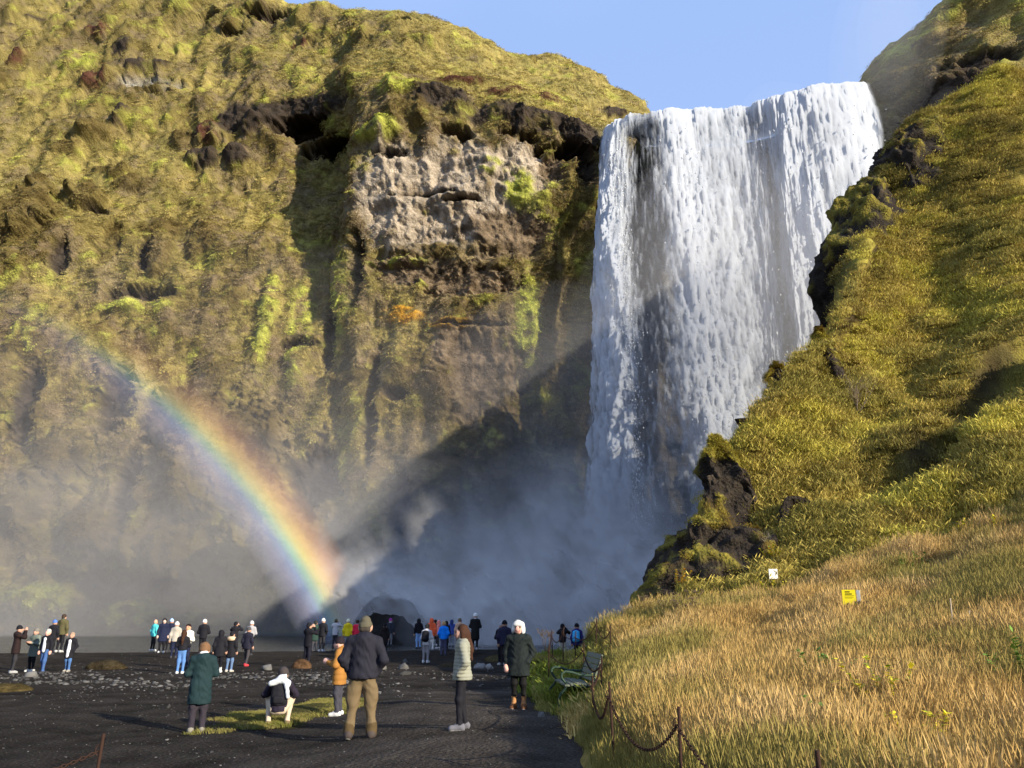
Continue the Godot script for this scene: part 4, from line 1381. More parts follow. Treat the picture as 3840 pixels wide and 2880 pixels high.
func person(s: Dictionary) -> Node3D:
	var size: float = s.h / 1.75
	var root := base("person", s.at, s.get("turn", 0.0))
	tag(root, s.label, "person", "visitors watching the waterfall")
	var near: bool = s.get("near", false)
	var cell := 0.0135 if near else 0.026
	var k := 42.0 if near else 34.0
	var top: Color = s.top
	var legs: Color = s.get("legs", INK)
	var shoes: Color = s.get("shoes", CHARCOAL)
	var flesh: Color = s.get("flesh", SKIN)
	var wide: float = s.get("wide", 1.0)
	var loose: float = s.get("loose", 1.0)
	var bend: float = s.get("bend", 0.0)
	var stride: float = s.get("stride", 0.0)
	var apart: float = s.get("apart", 0.0)
	var hem: float = s.get("hem", 0.80)
	# joints
	var pelvis := Vector3(0, 0.95, 0)
	var waist := Vector3(0, 1.08, -0.10 * bend)
	var chest := Vector3(0, 1.33, -0.32 * bend)
	var neck := Vector3(0, 1.48, -0.46 * bend)
	var head := Vector3(0, 1.635, -0.01 - 0.56 * bend)
	var knees := [Vector3(-0.10 - apart * 0.5, 0.50, -0.02 - stride * 0.5), Vector3(0.10 + apart * 0.5, 0.50, -0.02 + stride * 0.4)]
	var feet := [Vector3(-0.105 - apart, 0.085, 0.02 - stride), Vector3(0.105 + apart, 0.085, 0.02 + stride)]
	var hips := [Vector3(-0.085, 0.92, 0), Vector3(0.085, 0.92, 0)]
	if s.has("squat"):
		pelvis = Vector3(0, 0.36, 0.16)
		waist = Vector3(0, 0.52, 0.12)
		chest = Vector3(0, 0.78, -0.02)
		neck = Vector3(0, 0.93, -0.12)
		head = Vector3(0.02, 1.04, -0.24)
		hips = [Vector3(-0.10, 0.34, 0.14), Vector3(0.10, 0.34, 0.14)]
		knees = [Vector3(-0.24, 0.52, -0.22), Vector3(0.24, 0.52, -0.22)]
		feet = [Vector3(-0.20, 0.085, 0.08), Vector3(0.20, 0.085, 0.08)]
		hem = 0.30
	var tilt: float = s.get("nod", 0.0)
	head += Vector3(0, -0.03 * absf(tilt), -0.06 * tilt)
	# the body: one surface from crown to soles
	var b := []
	b.append([head + Vector3(0, 0.03, 0.015), head + Vector3(0, -0.01, -0.01), 0.094, 0.085, flesh])
	b.append([head + Vector3(0, -0.055, -0.035), head + Vector3(0, -0.075, -0.045), 0.062, 0.05, flesh])
	b.append([head + Vector3(0, 0.0, -0.092), head + Vector3(0, -0.03, -0.108), 0.012, 0.016, flesh])
	for sd: float in [-1.0, 1.0]:
		b.append([head + Vector3(sd * 0.088, 0.0, 0.01), head + Vector3(sd * 0.09, -0.03, 0.01), 0.016, 0.014, flesh])
		if near:
			b.append([head + Vector3(sd * 0.034, 0.012, -0.094), head + Vector3(sd * 0.04, 0.012, -0.092), 0.006, 0.006, Color(0.08, 0.05, 0.045)])
	if near:
		b.append([head + Vector3(-0.02, -0.056, -0.093), head + Vector3(0.02, -0.056, -0.093), 0.009, 0.009, Color(0.42, 0.15, 0.13)])
	b.append([neck + Vector3(0, -0.04, 0.01), head + Vector3(0, -0.06, 0.0), 0.056, 0.052, flesh])
	b.append([chest, waist, 0.135, 0.12, s.get("shirt", top), 0.75])
	b.append([waist, pelvis, 0.12, 0.135, legs, 0.8])
	for i in 2:
		var sd := -1.0 if i == 0 else 1.0
		b.append([hips[i], knees[i], 0.094 * minf(wide * loose, 1.22), 0.066 * loose, legs])
		if s.has("cargo"):
			b.append([hips[i].lerp(knees[i], 0.62) + Vector3(sd * 0.075, 0.06, 0.02), hips[i].lerp(knees[i], 0.8) + Vector3(sd * 0.07, 0.0, 0.02), 0.05, 0.055, legs])
			b.append([feet[i] + Vector3(0, 0.09, 0), feet[i] + Vector3(0, 0.03, -0.01), 0.07, 0.075, Color(legs.r * 0.6, legs.g * 0.55, legs.b * 0.5)])
		b.append([knees[i], feet[i] + Vector3(0, s.get("cuff", 0.04), 0), 0.064 * loose, 0.05 * loose, legs])
		if s.has("socks"):
			b.append([feet[i] + Vector3(0, 0.14, 0.0), feet[i], 0.046, 0.046, s.socks])
		b.append([feet[i] + Vector3(0, -0.035, 0.045), feet[i] + Vector3(sd * 0.02, -0.045, -0.15), 0.05, 0.04, shoes])
		b.append([feet[i] + Vector3(0, -0.07, 0.05), feet[i] + Vector3(sd * 0.02, -0.07, -0.16), 0.026, 0.026, s.get("soles", shoes)])
	var sleeves := []
	var pose := [s.get("arms", "down"), s.get("arms", "down")]
	if s.has("left_arm"):
		pose[0] = s.left_arm
	for i in 2:
		var sd := -1.0 if i == 0 else 1.0
		var el: Vector3 = ARMS[pose[i]][0] * Vector3(sd, 1, 1)
		var wr: Vector3 = ARMS[pose[i]][1] * Vector3(sd, 1, 1)
		var sh := Vector3(sd * 0.185, 1.405, 0) + (chest - Vector3(0, 1.33, 0))
		if s.has("squat"):
			el = Vector3(sd * 0.33, 0.62, -0.10)
			wr = Vector3(sd * 0.10, 0.66, -0.34)
		elif bend > 0.0:
			el += (chest - Vector3(0, 1.33, 0)) * 0.9
			wr += (chest - Vector3(0, 1.33, 0)) * 0.7
		el.x *= wide
		sh.x *= lerpf(1.0, wide, 0.7)
		var dir := (wr - el).normalized()
		b.append([sh, el, 0.05, 0.042, s.get("shirt", top)])
		b.append([el, wr, 0.04, 0.03, s.get("shirt", top)])
		if pose[i] != "pocket" or s.has("squat"):
			hand(b, wr, dir, sd, s.get("gloves", flesh), near)
		sleeves.append([sh, el, 0.073, 0.062])
		sleeves.append([el, wr - dir * 0.01, 0.062, 0.050])
	put(skin(b, cell, k, 0.007 if near else 0.0), "body", M.cloth, root)
	# the jacket over it
	var q: float = s.get("quilt", 0.0)
	var gap: float = s.get("gap", 0.06)
	var j := []
	var flare: float = s.get("flare", 1.0)
	j.append([chest + Vector3(0, 0.03, 0.01), waist, 0.172 * wide, 0.165 * wide, top, 0.70, hem, q, gap])
	var low := Vector3(0, hem + 0.06, pelvis.z * 0.9 + 0.01)
	j.append([waist, low, 0.165 * wide, 0.178 * wide * flare, top, 0.74, hem, q, gap])
	j.append([chest + Vector3(-0.13 * wide, 0.07, 0.0), chest + Vector3(0.13 * wide, 0.07, 0.0), 0.082, 0.082, top])
	j.append([neck + Vector3(0, -0.05, 0.01), neck + Vector3(0, s.get("collar", 0.01), 0.01), 0.085, 0.078, s.get("collar_color", top)])
	for m: Array in sleeves:
		j.append([m[0], m[1], m[2] * lerpf(1.0, wide, 0.5), m[3], top, 1.0, -9.0, q * 0.8, gap])
	if hem < 0.78 and not s.has("squat"):
		# the skirt of a long coat hangs clear of the thighs
		for i in 2:
			var kn: Vector3 = hips[i].lerp(knees[i], clampf((0.92 - hem) / 0.42, 0.1, 1.0))
			j.append([hips[i] * Vector3(0.9, 1, 1), kn * Vector3(0.85, 1, 1), 0.128 * wide, 0.126 * wide * flare, top, 1.0, hem, q, gap])
	if s.get("hood", "") == "down":
		j.append([neck + Vector3(-0.07, -0.02, 0.075), neck + Vector3(0.07, -0.02, 0.075), 0.062, 0.062, top])
		j.append([neck + Vector3(0, -0.02, 0.10), neck + Vector3(0, -0.11, 0.125), 0.07, 0.03, top])
	if s.has("fur"):
		for a in 7:
			var an := PI * a / 6.0
			j.append([neck + Vector3(cos(an) * 0.12, -0.02, 0.03 + sin(an) * 0.09), neck + Vector3(cos(an) * 0.12, -0.03, 0.03 + sin(an) * 0.09), 0.055, 0.055, s.fur])
	if s.has("front"):
		# an open front shows what is worn beneath
		j.append([chest + Vector3(0, 0.04, -0.112 * wide), Vector3(0, hem + 0.08, -0.125 * wide), 0.05, 0.05, s.front])
	put(skin(j, cell, k, (0.013 if q == 0.0 else 0.003) if near else 0.004), "jacket", M.cloth, root)
	# hair and headwear
	var hair: Color = s.get("hair", BROWN_HAIR)
	var t := []
	match s.get("head", "short"):
		"short":
			t.append([head + Vector3(0, 0.055, 0.018), head + Vector3(0, 0.0, 0.042), 0.101, 0.09, hair])
			for sd: float in [-1.0, 1.0]:
				t.append([head + Vector3(sd * 0.07, 0.05, 0.0), head + Vector3(sd * 0.082, 0.0, 0.02), 0.035, 0.03, hair])
		"bob":
			for a in 15:
				var an := PI * (a / 14.0) * 1.3 - 0.47
				var hx := head + Vector3(cos(an) * 0.082, 0.055, sin(an) * 0.08 + 0.005)
				t.append([hx, hx + Vector3(cos(an) * 0.028, -0.11 - 0.02 * (a % 3), sin(an) * 0.015), 0.034, 0.030, hair])
			t.append([head + Vector3(0, 0.075, -0.015), head + Vector3(0, 0.06, 0.05), 0.086, 0.088, hair])
			for a in 5:
				t.append([head + Vector3(-0.06 + 0.03 * a, 0.10, -0.06), head + Vector3(-0.075 + 0.036 * a, 0.062, -0.088), 0.026, 0.02, hair])
		"long":
			t.append([head + Vector3(0, 0.05, 0.015), head + Vector3(0, 0.0, 0.04), 0.10, 0.10, hair])
			t.append([head + Vector3(0, -0.02, 0.06), chest + Vector3(0, 0.0, 0.14 * wide), 0.082, 0.06, hair])
			t.append([head + Vector3(0, -0.05, 0.07), chest + Vector3(0, -0.16, 0.155 * wide), 0.06, 0.03, hair])
			for sd: float in [-1.0, 1.0]:
				t.append([head + Vector3(sd * 0.085, 0.0, 0.0), head + Vector3(sd * 0.09, -0.16, 0.02), 0.035, 0.04, hair])
		"beanie":
			t.append([head + Vector3(0, 0.05, 0.01), head + Vector3(0, 0.085, 0.02), 0.104, 0.085, s.hat, 1.0, head.y + 0.015])
			t.append([head + Vector3(0, 0.03, 0.01), head + Vector3(0, 0.02, 0.01), 0.108, 0.108, s.hat, 1.0, head.y - 0.005])
			if s.has("pom"):
				t.append([head + Vector3(0, 0.19, 0.02), head + Vector3(0, 0.20, 0.02), 0.04, 0.04, s.pom])
		"cap":
			t.append([head + Vector3(0, 0.045, 0.012), head + Vector3(0, 0.085, 0.012), 0.108, 0.085, s.hat, 1.0, head.y + 0.005])
			t.append([head + Vector3(-0.05, 0.03, -0.13), head + Vector3(0.05, 0.03, -0.13), 0.03, 0.03, s.hat, 1.0, head.y + 0.02])
			t.append([head + Vector3(-0.04, -0.03, 0.06), head + Vector3(0.04, -0.03, 0.06), 0.05, 0.05, hair])
		"hood":
			t.append([head + Vector3(0, 0.045, 0.03), head + Vector3(0, -0.03, 0.045), 0.112, 0.112, s.get("hat", top)])
			t.append([head + Vector3(0, -0.04, 0.05), neck + Vector3(0, -0.03, 0.05), 0.10, 0.10, s.get("hat", top)])
			for sd: float in [-1.0, 1.0]:
				t.append([head + Vector3(sd * 0.085, 0.05, -0.03), head + Vector3(sd * 0.085, -0.08, -0.02), 0.034, 0.034, s.get("hat", top)])
	if t.size():
		put(skin(t, cell * 0.8, 55.0, 0.006 if near else 0.004), "headwear" if s.has("hat") else "hair", M.cloth, root)
	if s.has("glasses"):
		var g := []
		for sd: float in [-1.0, 1.0]:
			g.append([head + Vector3(sd * 0.03, 0.015, -0.10), head + Vector3(sd * 0.05, 0.012, -0.095), 0.018, 0.018, INK])
		put(skin(g, 0.010, 80.0), "sunglasses", M.cloth, root)
	if s.has("raised_glasses"):
		var g := []
		for sd: float in [-1.0, 1.0]:
			g.append([head + Vector3(sd * 0.03, 0.135, -0.075), head + Vector3(sd * 0.065, 0.125, -0.06), 0.018, 0.018, INK])
			g.append([head + Vector3(sd * 0.07, 0.125, -0.06), head + Vector3(sd * 0.10, 0.06, 0.02), 0.008, 0.008, INK])
		put(skin(g, 0.010, 80.0), "sunglasses", M.cloth, root)
	root.scale = Vector3.ONE * size
	if s.has("pack"):
		backpack(s, chest, size, near)
	return root


func hand(b: Array, wr: Vector3, dir: Vector3, sd: float, flesh: Color, near: bool) -> void:
	var side := dir.cross(Vector3(sd, 0.2, 0)).normalized()
	var palm := wr + dir * 0.07
	b.append([wr, palm, 0.03, 0.034, flesh])
	if not near:
		b.append([palm, palm + dir * 0.06, 0.03, 0.022, flesh])
		return
	var curl := (Vector3(-sd, 0, 0) - dir * dir.dot(Vector3(-sd, 0, 0))).normalized()
	for f in 4:
		var off := side * (0.027 - 0.018 * f)
		var n: float = [0.036, 0.042, 0.040, 0.030][f]
		var knuckle := palm + off + dir * 0.012
		var mid := knuckle + dir * n + curl * 0.008
		b.append([palm + off * 0.8, mid, 0.0105, 0.0095, flesh])
		b.append([mid, mid + (dir * 0.6 + curl * 0.8).normalized() * n * 0.85, 0.0095, 0.008, flesh])
	var th := wr + dir * 0.025 + side * 0.03
	b.append([th, th + (dir * 0.7 + side * 0.6 + curl * 0.3).normalized() * 0.05, 0.012, 0.010, flesh])


func backpack(s: Dictionary, chest: Vector3, size: float, near: bool) -> void:
	# worn, not part of the body: a thing of its own
	var o := base("backpack", s.at, s.get("turn", 0.0))
	tag(o, s.pack_label, "backpack")
	var c: Color = s.pack
	var at := chest + Vector3(0, -0.10, 0.20)
	var g := []
	for x: float in [-0.10, 0.10]:
		g.append([at + Vector3(x, 0.15, -0.01), at + Vector3(x, -0.18, 0.02), 0.072, 0.085, c])
	g.append([at + Vector3(0, 0.17, 0.0), at + Vector3(0, -0.19, 0.03), 0.085, 0.10, c])
	var sack := put(skin(g, 0.014 if near else 0.026, 40.0, 0.006 if near else 0.0), "pack_body", M.cloth, o)
	g = []
	g.append([at + Vector3(-0.07, -0.10, 0.115), at + Vector3(0.07, -0.10, 0.115), 0.05, 0.05, c])
	g.append([at + Vector3(-0.07, -0.17, 0.11), at + Vector3(0.07, -0.17, 0.11), 0.05, 0.05, c])
	put(skin(g, 0.014 if near else 0.026, 40.0), "front_pocket", M.cloth, sack)
	for x: float in [-0.11, 0.11]:
		g = [[at + Vector3(x, 0.16, -0.05), chest + Vector3(x, 0.165, 0.0), 0.022, 0.022, c], [chest + Vector3(x, 0.165, 0.0), chest + Vector3(x * 1.2, 0.02, -0.145), 0.022, 0.022, c], [chest + Vector3(x * 1.2, 0.02, -0.145), at + Vector3(x * 1.5, -0.18, -0.06), 0.018, 0.018, c]]
		put(skin(g, 0.014 if near else 0.024, 60.0), "strap", M.cloth, o)
	if s.has("bundle"):
		# a pale jacket tied over the top of the pack
		g = [[at + Vector3(-0.19, 0.20, 0.05), at + Vector3(0.06, 0.27, 0.04), 0.06, 0.07, s.bundle], [at + Vector3(-0.02, 0.31, 0.03), at + Vector3(0.10, 0.36, 0.02), 0.035, 0.03, s.bundle], [at + Vector3(0.0, 0.32, 0.03), at + Vector3(-0.03, 0.26, 0.03), 0.03, 0.04, s.bundle],
			[at + Vector3(0.08, 0.25, 0.06), at + Vector3(0.17, 0.20, 0.06), 0.06, 0.07, s.bundle], [at + Vector3(0.14, 0.17, 0.10), at + Vector3(0.19, -0.08, 0.12), 0.045, 0.04, s.bundle]]
		var bu := put(skin(g, 0.014, 50.0, 0.008), "tied_jacket", M.cloth, o)
		bu.set_meta("label", "pale blue white jacket tied over the pack")
	o.scale = Vector3.ONE * size


func black_box(name_of: String, at: Vector3, turn: float, half: Vector3, label: String, cat: String, lens := false) -> void:
	var o := base(name_of, at, turn)
	tag(o, label, cat)
	var bm := BoxMesh.new()
	bm.size = half * 2.0
	put(bm, "case", M.dark_plastic, o)
	if lens:
		var cy := CylinderMesh.new()
		cy.top_radius = half.y * 0.8
		cy.bottom_radius = half.y * 0.8
		cy.height = 0.10
		var l := put(cy, "lens", M.dark_plastic, o)
		l.rotation.x = PI / 2
		l.position.z = -half.z - 0.05


func build_people() -> void:
	var m := mat("cloth", 0.8, Color.WHITE, true)
	m.metallic_specular = 0.25
	m = mat("dark_plastic", 0.4, Color(0.1, 0.1, 0.11))
	for row: Dictionary in crowd():
		person(row)

func crowd() -> Array:
	return [
		{"at": Vector3(-2.55, -0.13, -14.10), "h": 1.90, "near": true, "turn": 0.05, "top": Color(0.016, 0.018, 0.024), "legs": Color(0.13, 0.095, 0.052), "loose": 1.28, "wide": 1.18, "flare": 1.06, "cuff": 0.02, "shoes": Color(0.06, 0.05, 0.045), "soles": Color(0.35, 0.35, 0.33), "arms": "pocket", "head": "cap", "hat": Color(0.085, 0.078, 0.052), "hair": Color(0.05, 0.04, 0.035), "hood": "down", "hem": 0.86, "apart": 0.07, "cargo": true, "label": "man in black jacket, olive cap and khaki cargo trousers seen from behind"},
		{"at": Vector3(-0.86, -0.00, -14.12), "h": 1.66, "near": true, "turn": PI / 2 + 0.1, "top": Color(0.23, 0.235, 0.185), "legs": INK, "wide": 1.12, "flare": 1.18, "shoes": Color(0.12, 0.12, 0.14), "soles": Color(0.5, 0.5, 0.5), "arms": "pocket", "head": "long", "hair": BROWN_HAIR, "quilt": 0.014, "gap": 0.062, "hem": 0.83, "stride": 0.05, "collar": 0.03, "label": "woman with long brown hair in sage quilted jacket and black leggings"},
		{"at": Vector3(0.14, -0.03, -17.34), "h": 1.72, "near": true, "turn": PI - 0.15, "top": Color(0.014, 0.018, 0.017), "legs": Color(0.008, 0.008, 0.01), "wide": 1.12, "hem": 0.66, "cuff": 0.2, "socks": Color(0.34, 0.17, 0.07), "shoes": Color(0.16, 0.07, 0.03), "soles": Color(0.5, 0.45, 0.4), "arms": "down", "head": "bob", "hair": Color(0.55, 0.55, 0.52), "raised_glasses": true, "collar_color": Color(0.55, 0.54, 0.5), "collar": 0.03, "hood": "down", "flare": 1.08, "flesh": Color(0.62, 0.36, 0.28), "left_arm": "pocket", "label": "white-haired woman in long black jacket and brown boots facing the viewer"},
		{"at": Vector3(-6.01, -0.30, -15.97), "h": 1.62, "near": true, "turn": 0.35, "top": Color(0.012, 0.031, 0.033), "legs": Color(0.028, 0.026, 0.032), "loose": 1.25, "wide": 1.06, "hem": 0.56, "shoes": Color(0.2, 0.19, 0.16), "soles": Color(0.6, 0.58, 0.5), "arms": "front", "head": "short", "hair": Color(0.15, 0.085, 0.045), "hood": "down", "collar_color": Color(0.75, 0.72, 0.66), "collar": 0.04, "flare": 1.05, "nod": 0.8, "label": "person in long dark green raincoat looking down on the black sand"},
		{"at": Vector3(-3.81, -0.27, -18.22), "h": 1.62, "near": true, "turn": PI / 2 - 0.1, "top": Color(0.29, 0.135, 0.035), "legs": Color(0.045, 0.047, 0.056), "loose": 1.15, "hem": 0.7, "shoes": Color(0.5, 0.5, 0.5), "soles": Color(0.7, 0.7, 0.7), "arms": "front", "head": "beanie", "hat": Color(0.018, 0.013, 0.016), "hood": "down", "quilt": 0.01, "gap": 0.13, "flesh": Color(0.55, 0.33, 0.27), "nod": 0.7, "label": "young person in ochre quilted coat holding a phone"},
		{"at": Vector3(-4.74, -0.30, -16.95), "h": 1.62, "near": true, "turn": 0.2, "squat": 1, "top": Color(0.02, 0.019, 0.03), "legs": Color(0.46, 0.38, 0.28), "shirt": Color(0.06, 0.13, 0.3), "shoes": Color(0.16, 0.11, 0.07), "soles": Color(0.3, 0.26, 0.2), "head": "short", "hair": Color(0.05, 0.04, 0.04), "pack": INK, "pack_label": "black backpack with a pale jacket tied on top", "bundle": Color(0.5, 0.53, 0.56), "label": "crouching person in dark jacket and beige trousers on the grass patch"},
		{"at": Vector3(-18.96, -0.30, -31.22), "h": 1.69, "turn": -0.9, "top": Color(0.02, 0.013, 0.012), "legs": Color(0.028, 0.028, 0.034), "arms": "up", "head": "beanie", "hat": INK, "hood": "down", "quilt": 0.006, "gap": 0.12, "hem": 0.72, "shoes": Color(0.3, 0.3, 0.3), "label": "man in dark brown padded jacket photographing at the far left"},
		{"at": Vector3(-18.68, -0.30, -31.91), "h": 1.58, "turn": PI - 0.3, "top": Color(0.13, 0.16, 0.14), "legs": INK, "hem": 0.62, "head": "beanie", "hat": Color(0.16, 0.15, 0.13), "fur": Color(0.1, 0.06, 0.035), "arms": "front", "shoes": Color(0.5, 0.5, 0.48), "label": "woman in grey-green coat with brown fur hood facing the viewer"},
		{"at": Vector3(-17.74, -0.30, -31.08), "h": 1.57, "turn": PI - 0.2, "top": INK, "legs": Color(0.05, 0.1, 0.24), "head": "short", "hair": Color(0.45, 0.42, 0.38), "front": Color(0.6, 0.6, 0.62), "stride": 0.12, "shoes": CHARCOAL, "flesh": Color(0.62, 0.34, 0.27), "hem": 0.82, "label": "grey-haired man in black jacket and blue jeans walking towards the viewer"},
		{"at": Vector3(-23.30, -0.14, -41.26), "h": 1.66, "turn": 0.1, "top": INK, "head": "beanie", "hat": Color(0.08, 0.17, 0.48), "hem": 0.8, "label": "person in black jacket and bright blue beanie at the water edge"},
		{"at": Vector3(-23.57, -0.07, -42.50), "h": 1.87, "turn": -0.1, "top": Color(0.085, 0.075, 0.038), "head": "short", "hair": Color(0.05, 0.035, 0.025), "hood": "down", "wide": 1.08, "shoes": Color(0.4, 0.4, 0.4), "collar_color": Color(0.05, 0.2, 0.26), "label": "tall man in olive hooded jacket seen from behind"},
		{"at": Vector3(-17.26, -0.30, -31.91), "h": 1.44, "turn": PI, "top": INK, "legs": Color(0.06, 0.13, 0.3), "head": "short", "hair": Color(0.28, 0.2, 0.14), "front": Color(0.78, 0.78, 0.82), "glasses": true, "hem": 0.62, "stride": 0.08, "shoes": Color(0.3, 0.28, 0.24), "arms": "pocket", "label": "woman in open black jacket over white shirt and jeans walking"},
		{"at": Vector3(-21.67, -0.30, -49.21), "h": 1.77, "turn": -0.5, "top": Color(0.08, 0.5, 0.52), "legs": INK, "head": "short", "hair": Color(0.55, 0.33, 0.24), "hem": 0.82, "shoes": CHALK, "label": "person in turquoise jacket at the left of the shoreline trio"},
		{"at": Vector3(-20.14, -0.30, -46.90), "h": 1.86, "turn": PI + 0.4, "top": NAVY, "hem": 0.58, "head": "hood", "hat": INK, "flare": 1.1, "shoes": CHALK, "flesh": Color(0.5, 0.36, 0.3), "label": "person in dark navy parka with black hood between turquoise jacket and light blue beanie"},
		{"at": Vector3(-20.00, -0.30, -47.54), "h": 1.83, "turn": 0.2, "top": NAVY, "head": "beanie", "hat": Color(0.34, 0.52, 0.8), "hem": 0.74, "label": "person in navy jacket with light blue beanie"},
		{"at": Vector3(-17.13, -0.30, -41.41), "h": 1.72, "turn": 0.3, "top": Color(0.36, 0.33, 0.29), "legs": NAVY, "head": "beanie", "hat": Color(0.75, 0.73, 0.68), "hood": "down", "hem": 0.8, "label": "person in beige jacket and cream beanie seen from behind"},
		{"at": Vector3(-13.57, -0.30, -34.00), "h": 1.72, "turn": PI, "top": Color(0.7, 0.68, 0.6), "legs": NAVY, "head": "short", "hair": Color(0.02, 0.014, 0.012), "glasses": true, "arms": "front", "flesh": Color(0.55, 0.28, 0.18), "label": "person in cream jacket and sunglasses facing the viewer"},
		{"at": Vector3(-12.43, -0.30, -30.81), "h": 1.55, "turn": 0.1, "top": INK, "legs": DENIM, "head": "long", "hair": Color(0.045, 0.022, 0.014), "arms": "front", "hem": 0.93, "shoes": CHALK, "label": "long-haired woman in black top, blue jeans and white shoes"},
		{"at": Vector3(-16.71, -0.30, -44.00), "h": 1.82, "turn": 0.05, "top": INK, "head": "beanie", "hat": Color(0.7, 0.7, 0.68), "arms": "front", "hem": 0.82, "quilt": 0.004, "gap": 0.12, "wide": 1.08, "label": "person in black padded jacket and white beanie above the green raincoat"},
		{"at": Vector3(-11.26, -0.30, -31.49), "h": 1.53, "turn": 0.2, "top": INK, "legs": Color(0.01, 0.01, 0.012), "hem": 0.66, "head": "hood", "hat": INK, "socks": CHALK, "shoes": CHALK, "cuff": 0.16, "label": "person in black hooded coat with white socks and trainers"},
		{"at": Vector3(-10.93, -0.30, -31.77), "h": 1.48, "turn": -0.1, "top": Color(0.014, 0.013, 0.018), "legs": Color(0.1, 0.16, 0.28), "hem": 0.64, "head": "short", "hair": INK, "fur": Color(0.55, 0.42, 0.28), "shoes": Color(0.4, 0.38, 0.34), "label": "woman in black padded coat with pale fur collar and jeans"},
		{"at": Vector3(-15.00, -0.30, -44.00), "h": 1.71, "turn": 0, "top": INK, "head": "short", "hair": INK, "arms": "up", "label": "person in black lifting a camera behind the fur-collared coat"},
		{"at": Vector3(-14.14, -0.30, -44.00), "h": 1.74, "turn": 0.1, "top": Color(0.3, 0.3, 0.32), "head": "beanie", "hat": CHALK, "arms": "front", "label": "person in light grey jacket and white beanie behind the red shoes"},
		{"at": Vector3(-11.48, -0.30, -35.40), "h": 1.57, "turn": -0.2, "top": Color(0.016, 0.017, 0.028), "legs": Color(0.05, 0.045, 0.05), "stride": 0.16, "head": "beanie", "hat": Color(0.06, 0.06, 0.065), "shoes": Color(0.55, 0.05, 0.06), "hem": 0.76, "label": "person in dark navy jacket and red shoes stepping away"},
		{"at": Vector3(-8.61, -0.30, -34.38), "h": 1.77, "turn": -0.5, "top": Color(0.01, 0.01, 0.012), "legs": Color(0.014, 0.014, 0.02), "arms": "up", "head": "short", "hair": INK, "hood": "down", "shoes": CHARCOAL, "label": "man all in black photographing beside the rainbow foot"},
		{"at": Vector3(-11.76, -0.30, -48.53), "h": 1.73, "turn": 0.3, "top": Color(0.025, 0.05, 0.042), "legs": CHARCOAL, "hem": 0.62, "head": "short", "hair": Color(0.03, 0.03, 0.025), "label": "person in dark green coat left of the white bobble hat"},
		{"at": Vector3(-11.32, -0.30, -48.53), "h": 1.84, "turn": -0.2, "top": INK, "legs": Color(0.03, 0.03, 0.035), "head": "beanie", "hat": Color(0.6, 0.62, 0.6), "shoes": CHALK, "arms": "pocket", "label": "slim person in black with pale hat and white shoes"},
		{"at": Vector3(-11.42, -0.30, -52.51), "h": 1.79, "turn": -0.1, "top": Color(0.5, 0.49, 0.5), "legs": Color(0.04, 0.038, 0.045), "arms": "up", "head": "cap", "hat": Color(0.04, 0.05, 0.035), "label": "man in light grey jacket taking a picture"},
		{"at": Vector3(-10.02, -0.30, -49.55), "h": 1.80, "turn": 0, "top": Color(0.8, 0.62, 0.02), "legs": Color(0.25, 0.25, 0.27), "head": "beanie", "hat": Color(0.8, 0.78, 0.55), "hood": "down", "hem": 0.8, "label": "person in bright yellow jacket with pale beanie"},
		{"at": Vector3(-9.46, -0.30, -49.55), "h": 1.77, "turn": 0, "top": Color(0.72, 0.03, 0.07), "legs": Color(0.03, 0.025, 0.04), "head": "short", "hair": Color(0.05, 0.03, 0.02), "collar_color": Color(0.25, 0.28, 0.36), "label": "person in bright red jacket"},
		{"at": Vector3(-7.36, -0.30, -47.00), "h": 1.58, "turn": 0, "top": Color(0.016, 0.014, 0.014), "head": "short", "hair": INK, "hood": "down", "hem": 0.55, "label": "short person in black coat right of the man in khaki"},
		{"at": Vector3(-8.52, -0.30, -56.77), "h": 1.80, "turn": -0.1, "top": Color(0.03, 0.032, 0.045), "legs": Color(0.14, 0.14, 0.15), "head": "beanie", "hat": Color(0.35, 0.05, 0.3), "collar_color": CHALK, "collar": 0.03, "label": "person in navy jacket with pink beanie and white collar"},
		{"at": Vector3(-6.04, -0.30, -52.51), "h": 1.82, "turn": 0.5, "top": INK, "legs": Color(0.22, 0.38, 0.65), "head": "hood", "hat": INK, "hem": 0.88, "label": "person in black hooded jacket and pale blue jeans"},
		{"at": Vector3(-3.93, -0.28, -37.31), "h": 1.66, "turn": -0.25, "bend": 0.18, "top": Color(0.5, 0.5, 0.52), "legs": Color(0.24, 0.23, 0.24), "head": "short", "hair": Color(0.03, 0.03, 0.03), "shoes": CHALK, "arms": "front", "pack": INK, "pack_label": "black backpack on the person in light grey", "label": "person in light grey bending forward with a black backpack"},
		{"at": Vector3(-5.06, -0.30, -50.99), "h": 1.85, "turn": -0.1, "top": Color(0.85, 0.13, 0.05), "legs": Color(0.72, 0.7, 0.66), "head": "hood", "hat": Color(0.85, 0.13, 0.05), "shoes": CHALK, "hem": 0.74, "label": "person in orange red hooded jacket and white trousers"},
		{"at": Vector3(-5.41, -0.30, -57.23), "h": 1.72, "turn": 0.2, "top": INK, "head": "short", "hair": INK, "shoes": CHALK, "label": "person in black between the orange and coral jackets"},
		{"at": Vector3(-4.77, -0.30, -52.51), "h": 1.71, "turn": PI / 2, "top": Color(0.85, 0.27, 0.22), "legs": CHARCOAL, "head": "hood", "hat": Color(0.85, 0.27, 0.22), "shoes": CHALK, "label": "person in coral pink hooded jacket"},
		{"at": Vector3(-3.56, -0.23, -42.39), "h": 1.67, "turn": -0.1, "top": Color(0.01, 0.2, 0.75), "legs": Color(0.06, 0.06, 0.11), "head": "short", "hair": Color(0.45, 0.28, 0.14), "hem": 0.84, "arms": "pocket", "label": "fair-haired person in bright blue jacket and slate trousers"},
